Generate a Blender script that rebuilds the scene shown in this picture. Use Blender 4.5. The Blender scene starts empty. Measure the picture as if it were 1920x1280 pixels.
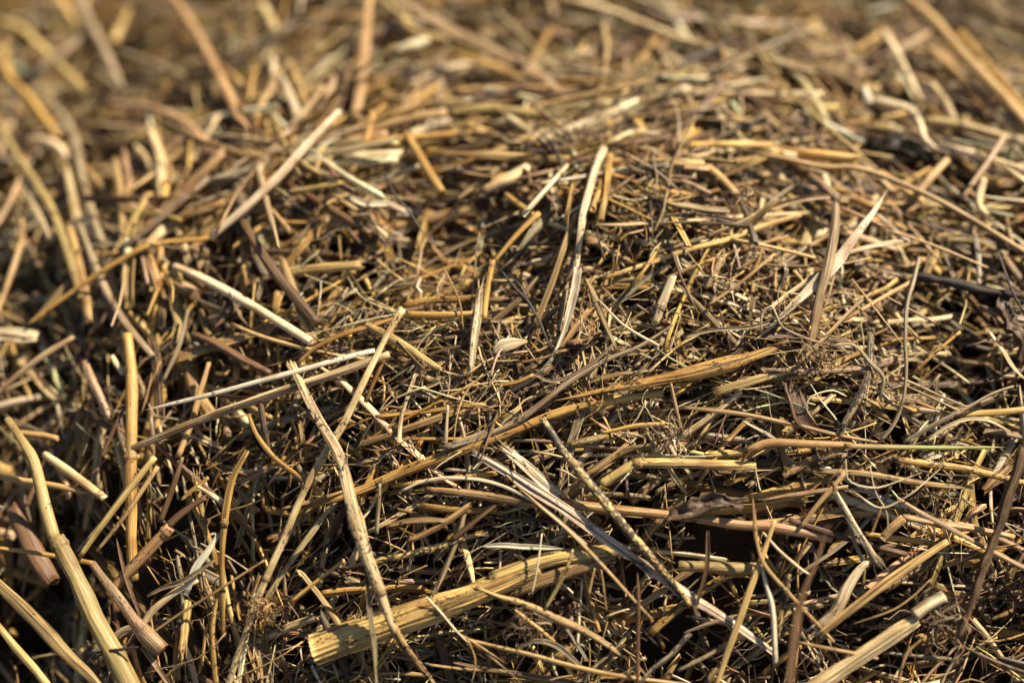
import bpy, math, random
import numpy as np
from mathutils import noise as mnoise
R = math.radians
rng = np.random.default_rng(11)
random.seed(11)

# ------------------------------------------------------------------ camera
PITCH, DIST, LENS = R(45), 0.42, 50.0
FWD = np.array([0, math.cos(PITCH), -math.sin(PITCH)])
UP = np.array([0, math.sin(PITCH), math.cos(PITCH)])
RIGHT = np.array([1.0, 0, 0])
CAM = np.array([0, 0, -0.012]) - FWD * DIST
sc = bpy.context.scene
cd = bpy.data.cameras.new('camera'); cam = bpy.data.objects.new('camera', cd)
sc.collection.objects.link(cam); sc.camera = cam
cam.location = CAM; cam.rotation_euler = (math.pi / 2 - PITCH, 0, 0)
cd.lens = LENS; cd.sensor_width = 36; cd.clip_start = 0.01; cd.clip_end = 200
cd.dof.use_dof = True; cd.dof.focus_distance = 0.409; cd.dof.aperture_fstop = 2.9
cd.dof.aperture_blades = 0

# ------------------------------------------------------------------ light
SUN_EL, SUN_AZ = R(48), R(60)          # azimuth measured from +y (behind the pile) towards +x
w = bpy.data.worlds.new('World'); sc.world = w; w.use_nodes = True
nt = w.node_tree; nt.nodes.clear()
sky = nt.nodes.new('ShaderNodeTexSky'); sky.sky_type = 'NISHITA'; sky.sun_disc = False
sky.sun_elevation = SUN_EL; sky.sun_rotation = SUN_AZ
bg = nt.nodes.new('ShaderNodeBackground'); bg.inputs['Strength'].default_value = 0.05
wo = nt.nodes.new('ShaderNodeOutputWorld')
nt.links.new(sky.outputs[0], bg.inputs[0]); nt.links.new(bg.outputs[0], wo.inputs[0])
ld = bpy.data.lights.new('sun', 'SUN'); ld.energy = 5.0; ld.angle = R(0.5); ld.color = (1, 0.89, 0.70)
sun = bpy.data.objects.new('sun', ld); sc.collection.objects.link(sun)
sun.rotation_euler = (-(math.pi / 2 - SUN_EL), 0, -SUN_AZ)
sun.location = (0.3, 1, 1)
sc.view_settings.view_transform = 'Standard'; sc.view_settings.look = 'None'
sc.view_settings.gamma = 1; sc.view_settings.exposure = 1.05
sc.render.engine = 'CYCLES'
sc.cycles.max_bounces = 6; sc.cycles.diffuse_bounces = 3; sc.cycles.glossy_bounces = 2
sc.cycles.transmission_bounces = 3; sc.cycles.transparent_max_bounces = 4
sc.cycles.use_adaptive_sampling = True; sc.cycles.adaptive_threshold = 0.02

# ------------------------------------------------------------------ pile surface
def hbase(x, y):
    y1 = 0.075
    dy = np.minimum(y - y1, 0)
    z = -2.6 * dy * dy
    dz = np.maximum(y - y1, 0)
    z = z - 0.25 * dz * dz
    z = z + 0.008 * np.exp(-((x - 0.05) ** 2 + (y - 0.02) ** 2) / 0.0045)
    z = z - 0.034 * np.tanh(2.1 * np.minimum(x + 0.025, 0) ** 2 / 0.034) - 0.9 * np.maximum(x - 0.10, 0) ** 2
    z = np.maximum(z, -0.16 + 0.02 * np.tanh((z + 0.16) / 0.05))
    return z

def pixdir(px, py):
    a = (np.asarray(px, float) - 960) / 1920 * 36 / LENS
    b = (640 - np.asarray(py, float)) / 1920 * 36 / LENS
    return FWD[None] + a[:, None] * RIGHT[None] + b[:, None] * UP[None]

def place(px, py, lift, hf=hbase):
    """where the sight line of a picture point meets the pile surface raised by lift (metres)"""
    d = pixdir(px, py); n = len(d)
    lift = np.broadcast_to(np.asarray(lift, float), (n,))
    ts = np.linspace(0.2, 1.3, 1101)
    P = CAM[None, None] + ts[None, :, None] * d[:, None]
    below = P[..., 2] <= hf(P[..., 0], P[..., 1]) + lift[:, None]
    k = np.argmax(below, axis=1)
    lo = ts[np.maximum(k - 1, 0)]; hi = ts[k]
    for _ in range(14):
        m = (lo + hi) / 2; Q = CAM + m[:, None] * d
        b = Q[:, 2] <= hf(Q[:, 0], Q[:, 1]) + lift
        hi = np.where(b, m, hi); lo = np.where(b, lo, m)
    return CAM + hi[:, None] * d, hi            # hi equals the depth along the axis

def project(P):
    v = P - CAM; dep = v @ FWD
    return 960 + v @ RIGHT / dep * LENS / 36 * 1920, 640 - v @ UP / dep * LENS / 36 * 1920, dep

# pits between the clumps: picture point, radius in picture px, depth in mm
PITS = [(100,520,75,16),(1690,275,55,16),(420,35,80,8),(1180,40,90,8),(1620,50,70,8),(50,1010,110,28),
        (60,1190,110,24),(30,760,90,14),(1170,1090,85,9),(60,60,150,14),(1900,40,110,14),(900,10,90,10),(640,60,80,8),(1600,1010,60,9),(1610,1150,75,15),
        (1260,1210,90,14),(960,1040,60,8),(620,760,60,7),(560,1010,80,10),(170,600,60,8),(1400,1190,80,12),
        (1000,860,40,6),(1280,800,50,6),(1850,640,60,10),(1820,740,50,8),(840,1230,100,12),(560,1200,80,10),
        (1730,1180,90,12),(1880,1120,80,8),(290,200,60,8),(1000,1180,60,6),(480,900,60,10),(760,440,50,5)]
_pp, _pd = place([p[0] for p in PITS], [p[1] for p in PITS], 0.0)
PITW = [(q[0], q[1], r * d * 36 / LENS / 1920 * 1.1, dep / 1000) for q, d, (_, _, r, dep) in zip(_pp, _pd, PITS)]
_wv = [(rng.uniform(-1, 1, 2) * f, rng.uniform(0, 6.3), a) for f, a, k in ((60, .0016, 5), (130, .0011, 6), (260, .0006, 6)) for _ in range(k)]
_bk = [(rng.normal(0, 75, 2), rng.uniform(0, 6.3)) for _ in range(6)]
def hrough(x, y):
    z = hbase(x, y)
    back = np.clip((y - 0.03) / 0.08, 0, 1) + 0.6 * np.clip((-0.04 - x) / 0.06, 0, 1)
    for k, ph in _bk: z = z + back * 0.0024 * np.sin(k[0] * x + k[1] * y + ph)
    for k, ph, a in _wv:
        z = z + a * np.sin(k[0] * x + k[1] * y + ph)
    for cx, cy, r, dep in PITW:
        z = z - dep * np.exp(-((x - cx) ** 2 + ((y - cy) / 1.3) ** 2) / (r * r))
    return z

# ------------------------------------------------------------------ materials
def new_mat(name):
    m = bpy.data.materials.new(name); m.use_nodes = True
    m.node_tree.nodes.clear(); return m, m.node_tree
def N(nt, t, **kw):
    n = nt.nodes.new(t)
    for k, v in kw.items(): setattr(n, k, v)
    return n
def math_n(nt, op, a, b=None, clamp=False):
    n = N(nt, 'ShaderNodeMath', operation=op, use_clamp=clamp)
    for i, v in enumerate((a, b)):
        if v is None: continue
        if isinstance(v, (int, float)): n.inputs[i].default_value = v
        else: nt.links.new(v, n.inputs[i])
    return n.outputs[0]
def mixc(nt, fac, a, b, blend='MIX'):
    n = N(nt, 'ShaderNodeMix', data_type='RGBA', blend_type=blend)
    for s, v in ((n.inputs[0], fac), (n.inputs[6], a), (n.inputs[7], b)):
        if isinstance(v, (int, float)): s.default_value = v
        elif isinstance(v, tuple): s.default_value = (*v, 1)
        else: nt.links.new(v, s)
    return n.outputs[2]
def ramp(nt, src, stops):
    n = N(nt, 'ShaderNodeMapRange', interpolation_type='SMOOTHSTEP')
    nt.links.new(src, n.inputs[0])
    n.inputs[1].default_value, n.inputs[2].default_value, n.inputs[3].default_value, n.inputs[4].default_value = stops
    return n.outputs[0]

def straw_material(name, transl, rough, bumpd):
    m, nt = new_mat(name); L = nt.links.new
    st = N(nt, 'ShaderNodeAttribute', attribute_name='st')
    ti = N(nt, 'ShaderNodeAttribute', attribute_name='tint')
    ax = N(nt, 'ShaderNodeAttribute', attribute_name='aux')
    sep = N(nt, 'ShaderNodeSeparateColor'); L(ax.outputs['Color'], sep.inputs[0])
    spk, seed, stri = sep.outputs
    sv = N(nt, 'ShaderNodeCombineXYZ')
    L(math_n(nt, 'MULTIPLY', seed, 37.0), sv.inputs[0]); L(math_n(nt, 'MULTIPLY', seed, 91.0), sv.inputs[1])
    def tex(sx, sy, detail, rough_=0.5):
        vm = N(nt, 'ShaderNodeVectorMath', operation='MULTIPLY_ADD')
        L(st.outputs['Vector'], vm.inputs[0]); vm.inputs[1].default_value = (sx, sy, sy); L(sv.outputs[0], vm.inputs[2])
        n = N(nt, 'ShaderNodeTexNoise'); n.inputs['Scale'].default_value = 1; n.inputs['Detail'].default_value = detail
        n.inputs['Roughness'].default_value = rough_
        L(vm.outputs[0], n.inputs['Vector']); return n.outputs['Fac']
    fine = tex(60, 2600, 2.0); groove = tex(16, 1050, 1.0)
    patch = tex(90, 160, 3.0); spots = tex(800, 1500, 3.0, 0.65); spread = tex(130, 250, 2.0)
    c = ti.outputs['Color']
    # lengthwise fibres: dark lines between the ribs, paler ribs
    f1 = ramp(nt, fine, (0.38, 0.60, 0.60, 1.22))
    f2 = ramp(nt, groove, (0.38, 0.52, 0.42, 1.05))
    fac = math_n(nt, 'MULTIPLY', f1, f2)
    fac = math_n(nt, 'ADD', math_n(nt, 'MULTIPLY', math_n(nt, 'SUBTRACT', fac, 1.0), stri), 1.0)
    vmul = N(nt, 'ShaderNodeVectorMath', operation='SCALE'); L(c, vmul.inputs[0]); L(fac, vmul.inputs['Scale'])
    c = vmul.outputs[0]
    # weathered patches
    c = mixc(nt, ramp(nt, patch, (0.47, 0.66, 0.0, 0.8)), c, mixc(nt, 1.0, c, (0.62, 0.50, 0.40), 'MULTIPLY'))
    c = mixc(nt, ramp(nt, patch, (0.46, 0.28, 0.0, 0.35)), c, mixc(nt, 1.0, c, (1.25, 1.25, 1.3), 'MULTIPLY'))
    # mould speckles
    thr = math_n(nt, 'SUBTRACT', math_n(nt, 'ADD', spots, math_n(nt, 'MULTIPLY', math_n(nt, 'SUBTRACT', spread, 0.5), 0.7)),
                 math_n(nt, 'SUBTRACT', 0.76, math_n(nt, 'MULTIPLY', spk, 0.38)))
    sm = ramp(nt, thr, (0.0, 0.035, 0.0, 0.95))
    c = mixc(nt, sm, c, (0.018, 0.013, 0.009))
    p = N(nt, 'ShaderNodeBsdfPrincipled'); L(c, p.inputs['Base Color'])
    p.inputs['Roughness'].default_value = rough; p.inputs['IOR'].default_value = 1.45
    bp = N(nt, 'ShaderNodeBump'); bp.inputs['Strength'].default_value = 0.8; bp.inputs['Distance'].default_value = bumpd
    L(math_n(nt, 'MULTIPLY', math_n(nt, 'ADD', fine, groove), stri), bp.inputs['Height']); L(bp.outputs[0], p.inputs['Normal'])
    tr = N(nt, 'ShaderNodeBsdfTranslucent'); L(c, tr.inputs[0])
    mx = N(nt, 'ShaderNodeMixShader'); mx.inputs[0].default_value = transl
    L(p.outputs[0], mx.inputs[1]); L(tr.outputs[0], mx.inputs[2])
    o = N(nt, 'ShaderNodeOutputMaterial'); L(mx.outputs[0], o.inputs[0])
    return m
MSTRAW = straw_material('dry_straw', 0.12, 0.50, 0.0006)
MBLADE = straw_material('dry_leaf', 0.25, 0.55, 0.0005)
MBARK = straw_material('dead_bark', 0.0, 0.8, 0.0006)

def soil_material():
    m, nt = new_mat('dark_litter_soil'); L = nt.links.new
    tc = N(nt, 'ShaderNodeTexCoord')
    n = N(nt, 'ShaderNodeTexNoise'); n.inputs['Scale'].default_value = 220; n.inputs['Detail'].default_value = 6
    L(tc.outputs['Object'], n.inputs['Vector'])
    n2 = N(nt, 'ShaderNodeTexNoise'); n2.inputs['Scale'].default_value = 1400; n2.inputs['Detail'].default_value = 4
    L(tc.outputs['Object'], n2.inputs['Vector'])
    c = mixc(nt, n.outputs['Fac'], (0.022, 0.014, 0.009), (0.12, 0.072, 0.038))
    p = N(nt, 'ShaderNodeBsdfPrincipled'); L(c, p.inputs['Base Color']); p.inputs['Roughness'].default_value = 0.95
    p.inputs['Specular IOR Level'].default_value = 0.15
    b = N(nt, 'ShaderNodeBump'); b.inputs['Strength'].default_value = 1; b.inputs['Distance'].default_value = 0.002
    L(math_n(nt, 'ADD', n.outputs['Fac'], n2.outputs['Fac']), b.inputs['Height']); L(b.outputs[0], p.inputs['Normal'])
    o = N(nt, 'ShaderNodeOutputMaterial'); L(p.outputs[0], o.inputs[0]); return m
MSOIL = soil_material()

# ------------------------------------------------------------------ mesh collecting
class MB:
    def __init__(s): s.v = []; s.st = []; s.ti = []; s.ax = []; s.q = []; s.ng = []; s.n = 0
    def add(s, V, ST, T, A, quads, ngons=()):
        k = len(V); s.v.append(V); s.st.append(ST)
        s.ti.append(np.broadcast_to(np.asarray(T, float), (k, 3)) if np.ndim(T) == 1 else T)
        s.ax.append(np.broadcast_to(np.asarray(A, float), (k, 3)) if np.ndim(A) == 1 else A)
        s.q.append(np.asarray(quads, np.int64) + s.n); s.ng += [[i + s.n for i in g] for g in ngons]
        s.n += k
    def build(s, name, mat, parent=None, origin=None):
        V = np.concatenate(s.v).astype(np.float32); Q = np.concatenate(s.q)
        org = np.zeros(3) if origin is None else origin
        me = bpy.data.meshes.new(name)
        ngl = np.array([i for g in s.ng for i in g], np.int64)
        tot = np.concatenate([np.full(len(Q), 4), np.array([len(g) for g in s.ng], np.int64)]).astype(np.int32)
        me.vertices.add(len(V)); me.vertices.foreach_set('co', (V - org.astype(np.float32)).ravel())
        loops = np.concatenate([Q.ravel(), ngl]).astype(np.int32)
        me.loops.add(len(loops)); me.loops.foreach_set('vertex_index', loops)
        me.polygons.add(len(tot))
        me.polygons.foreach_set('loop_start', np.concatenate([[0], np.cumsum(tot)[:-1]]).astype(np.int32))
        sm = np.ones(len(tot), bool); sm[len(Q):] = False
        me.update(calc_edges=True)
        me.polygons.foreach_set('use_smooth', sm)
        a = me.attributes.new('st', 'FLOAT_VECTOR', 'POINT'); a.data.foreach_set('vector', np.concatenate(s.st).astype(np.float32).ravel())
        for nm, arr in (('tint', s.ti), ('aux', s.ax)):
            c = np.ones((len(V), 4), np.float32); c[:, :3] = np.concatenate(arr)
            a = me.attributes.new(nm, 'FLOAT_COLOR', 'POINT'); a.data.foreach_set('color', c.ravel())
        me.materials.append(mat)
        o = bpy.data.objects.new(name, me); sc.collection.objects.link(o)
        if parent is not None:
            o.parent = parent; o.location = org - np.array(parent['org']) if 'org' in parent else org
        else: o.location = org
        return o

def tag(o, label=None, cat=None, group=None, kind=None):
    if label: o['label'] = label
    if cat: o['category'] = cat
    if group: o['group'] = group
    if kind: o['kind'] = kind
    return o

def catmull(P, n, alpha=0.5):
    P = np.asarray(P, float)
    if len(P) == 2:
        t = np.linspace(0, 1, n)[:, None]; return P[0] * (1 - t) + P[1] * t
    Q = np.vstack([2 * P[0] - P[1], P, 2 * P[-1] - P[-2]])
    d = np.linalg.norm(np.diff(Q[:, :3], axis=0), axis=1) ** alpha + 1e-9
    T = np.concatenate([[0], np.cumsum(d)])
    seg = np.linalg.norm(np.diff(P[:, :3], axis=0), axis=1); cs = np.concatenate([[0], np.cumsum(seg)]); cs /= cs[-1]
    out = []
    for u in np.linspace(0, 1, n):
        k = min(max(np.searchsorted(cs, u, 'right') - 1, 0), len(P) - 2)
        f = (u - cs[k]) / max(cs[k + 1] - cs[k], 1e-9)
        t0, t1, t2, t3 = T[k:k + 4]; t = t1 + f * (t2 - t1); p0, p1, p2, p3 = Q[k:k + 4]
        a1 = (t1 - t) / (t1 - t0) * p0 + (t - t0) / (t1 - t0) * p1
        a2 = (t2 - t) / (t2 - t1) * p1 + (t - t1) / (t2 - t1) * p2
        a3 = (t3 - t) / (t3 - t2) * p2 + (t - t2) / (t3 - t2) * p3
        b1 = (t2 - t) / (t2 - t0) * a1 + (t - t0) / (t2 - t0) * a2
        b2 = (t3 - t) / (t3 - t1) * a2 + (t - t1) / (t3 - t1) * a3
        out.append((t2 - t) / (t2 - t1) * b1 + (t - t1) / (t2 - t1) * b2)
    return np.array(out)

def nrm(v): return v / np.maximum(np.linalg.norm(v, axis=-1, keepdims=True), 1e-12)

def section(kind, flat, seed):
    r = np.random.default_rng(seed)
    if kind == 'tube':
        th = np.linspace(0, 2 * np.pi, 14, endpoint=False)
        rr = 1 + r.normal(0, 0.03, 14)
        return np.c_[np.cos(th) * rr, np.sin(th) * flat * rr]
    if kind == 'ridged':
        th = np.linspace(0, 2 * np.pi, 72, endpoint=False)
        rr = 1 + 0.055 * np.cos(18 * th) + 0.02 * np.cos(7 * th + 1)
        for g in (0.9, 1.7, 2.3): rr = rr - 0.10 * np.exp(-((th - g) / 0.05) ** 2)
        return np.c_[np.cos(th) * rr, np.sin(th) * flat * rr]
    if kind == 'bark':
        th = np.linspace(0, 2 * np.pi, 12, endpoint=False); rr = 1 + r.normal(0, 0.12, 12)
        return np.c_[np.cos(th) * rr, np.sin(th) * 0.9 * rr]
    x = np.linspace(-1, 1, 11)
    if kind == 'blade': y = flat * (np.abs(x) - 0.5) + 0.06 * np.cos(9 * x)
    elif kind == 'split': y = 0.55 * (1 - x * x) - 0.3 + 0.05 * np.cos(12 * x)
    elif kind == 'crease': y = 0.09 * np.cos(x * 1.6 * np.pi + 0.5) + 0.05 * np.cos(14 * x) - 0.05
    th = 0.10
    top = np.c_[x, y + th]; bot = np.c_[x[::-1], y[::-1] - th]
    return np.vstack([top, bot])

def sweep(mb, C, rad, sec, tint, aux, twist=0.0, ref=None, ends=('cap', 'cap'), ragged=0.5, seed=0, wob=0.05, hint=None, len0=0.0):
    """tube or blade along the points C (n,3) with radii rad (n,); sec (m,2) is the unit cross-section"""
    r = np.random.default_rng(seed)
    C = np.asarray(C, float); n = len(C); m = len(sec)
    T = nrm(np.gradient(C, axis=0))
    ref = nrm(np.array([0.32, -0.42, 1.0])) if ref is None else ref
    S = nrm(np.cross(T, ref)); Nn = np.cross(S, T)
    tw = np.broadcast_to(twist, (n,))[:, None]
    S2 = S * np.cos(tw) + Nn * np.sin(tw); N2 = -S * np.sin(tw) + Nn * np.cos(tw)
    rw = rad * (1 + wob * np.interp(np.arange(n), np.linspace(0, n - 1, max(3, n // 3)), r.normal(0, 1, max(3, n // 3))))
    sx = sec[None, :, 0:1] * rw[:, None, None]; sy = sec[None, :, 1:2] * rw[:, None, None]
    V = C[:, None] + sx * S2[:, None] + sy * N2[:, None]
    # ragged ends: every point of the end ring sits a little further in or out
    for e, sgn in ((0, -1), (-1, 1)):
        if ends[0 if e == 0 else 1] != 'point':
            V[e] += (sgn * T[e])[None] * (r.uniform(-0.2, 1, m) * ragged * rw[e])[:, None]
    L = np.concatenate([[0], np.cumsum(np.linalg.norm(np.diff(C, axis=0), axis=1))]) + len0
    ST = np.concatenate([np.broadcast_to(L[:, None, None], (n, m, 1)), sx * np.ones((n, m, 1)), sy * np.ones((n, m, 1))], axis=2)
    i = np.arange(n - 1)[:, None] * m; j = np.arange(m)[None]
    q = np.stack([i + j, i + (j + 1) % m, i + m + (j + 1) % m, i + m + j], -1).reshape(-1, 4)
    V = V.reshape(-1, 3); ST = ST.reshape(-1, 3); ng = []
    Vx = [V]; Sx = [ST]; Q = [q]; cnt = n * m
    tint = np.asarray(tint, float)
    Tn = np.broadcast_to(tint, (n, m, 3)).reshape(-1, 3) if tint.ndim == 1 else np.broadcast_to(tint[:, None], (n, m, 3)).reshape(-1, 3)
    Ts = [Tn]
    for e, side in ((0, 0), (n - 1, 1)):
        base = e * m; sgn = -1 if side == 0 else 1
        if ends[side] == 'hollow':
            ring = V[base:base + m]; c = ring.mean(0); inn = T[e] * (-sgn)
            r1 = c + (ring - c) * 0.80; r2 = c + (ring - c) * 0.72 + inn * rw[e] * 2.5
            Vx += [r1, r2]; Sx += [ST[base:base + m]] * 2
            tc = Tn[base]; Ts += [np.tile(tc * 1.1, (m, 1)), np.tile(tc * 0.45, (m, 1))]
            o1, o2 = cnt, cnt + m; cnt += 2 * m; jj = np.arange(m); kk = (jj + 1) % m
            a = np.stack([base + jj, base + kk, o1 + kk, o1 + jj], -1); b = np.stack([o1 + jj, o1 + kk, o2 + kk, o2 + jj], -1)
            Q += [a, b]; ng.append([int(o2 + t) for t in range(m)])
        else:
            g = [base + t for t in range(m)]; ng.append([int(t) for t in (g[::-1] if side == 0 else g)])
    Tt = np.concatenate(Ts)
    mb.add(np.concatenate(Vx), np.concatenate(Sx), Tt, aux, np.concatenate(Q), ng)
    return T, rw

COL = dict(pale=(.70,.52,.26), white=(.82,.71,.49), yel=(.61,.41,.14), gold=(.54,.315,.08), tan=(.46,.285,.11), pink=(.47,.30,.155),
           grey=(.36,.265,.15), brn=(.17,.092,.04), dark=(.045,.03,.02), olive=(.40,.285,.10), rust=(.19,.10,.045), green=(.30,.31,.08),
           soil=(.16,.10,.06), cream=(.74,.58,.34), orange=(.50,.295,.125), lilac=(.76,.60,.40))
KIND = {'t': ('straw_stalk', 'straw stalk'), 'g': ('straw_stalk', 'straw stalk'), 'b': ('leaf_strip', 'leaf strip'), 's': ('split_straw', 'split straw'),
        'c': ('split_straw', 'split straw'), 'h': ('straw_fibre', 'plant fibre'), 'w': ('twig', 'twig'), 'l': ('dead_leaf', 'leaf')}  # 'l' also builds the dark sheet set in the upper right hollow
SEC = {'t': 'tube', 'g': 'ridged', 'b': 'blade', 's': 'split', 'c': 'crease', 'h': 'tube', 'w': 'bark', 'l': 'blade'}
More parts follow.
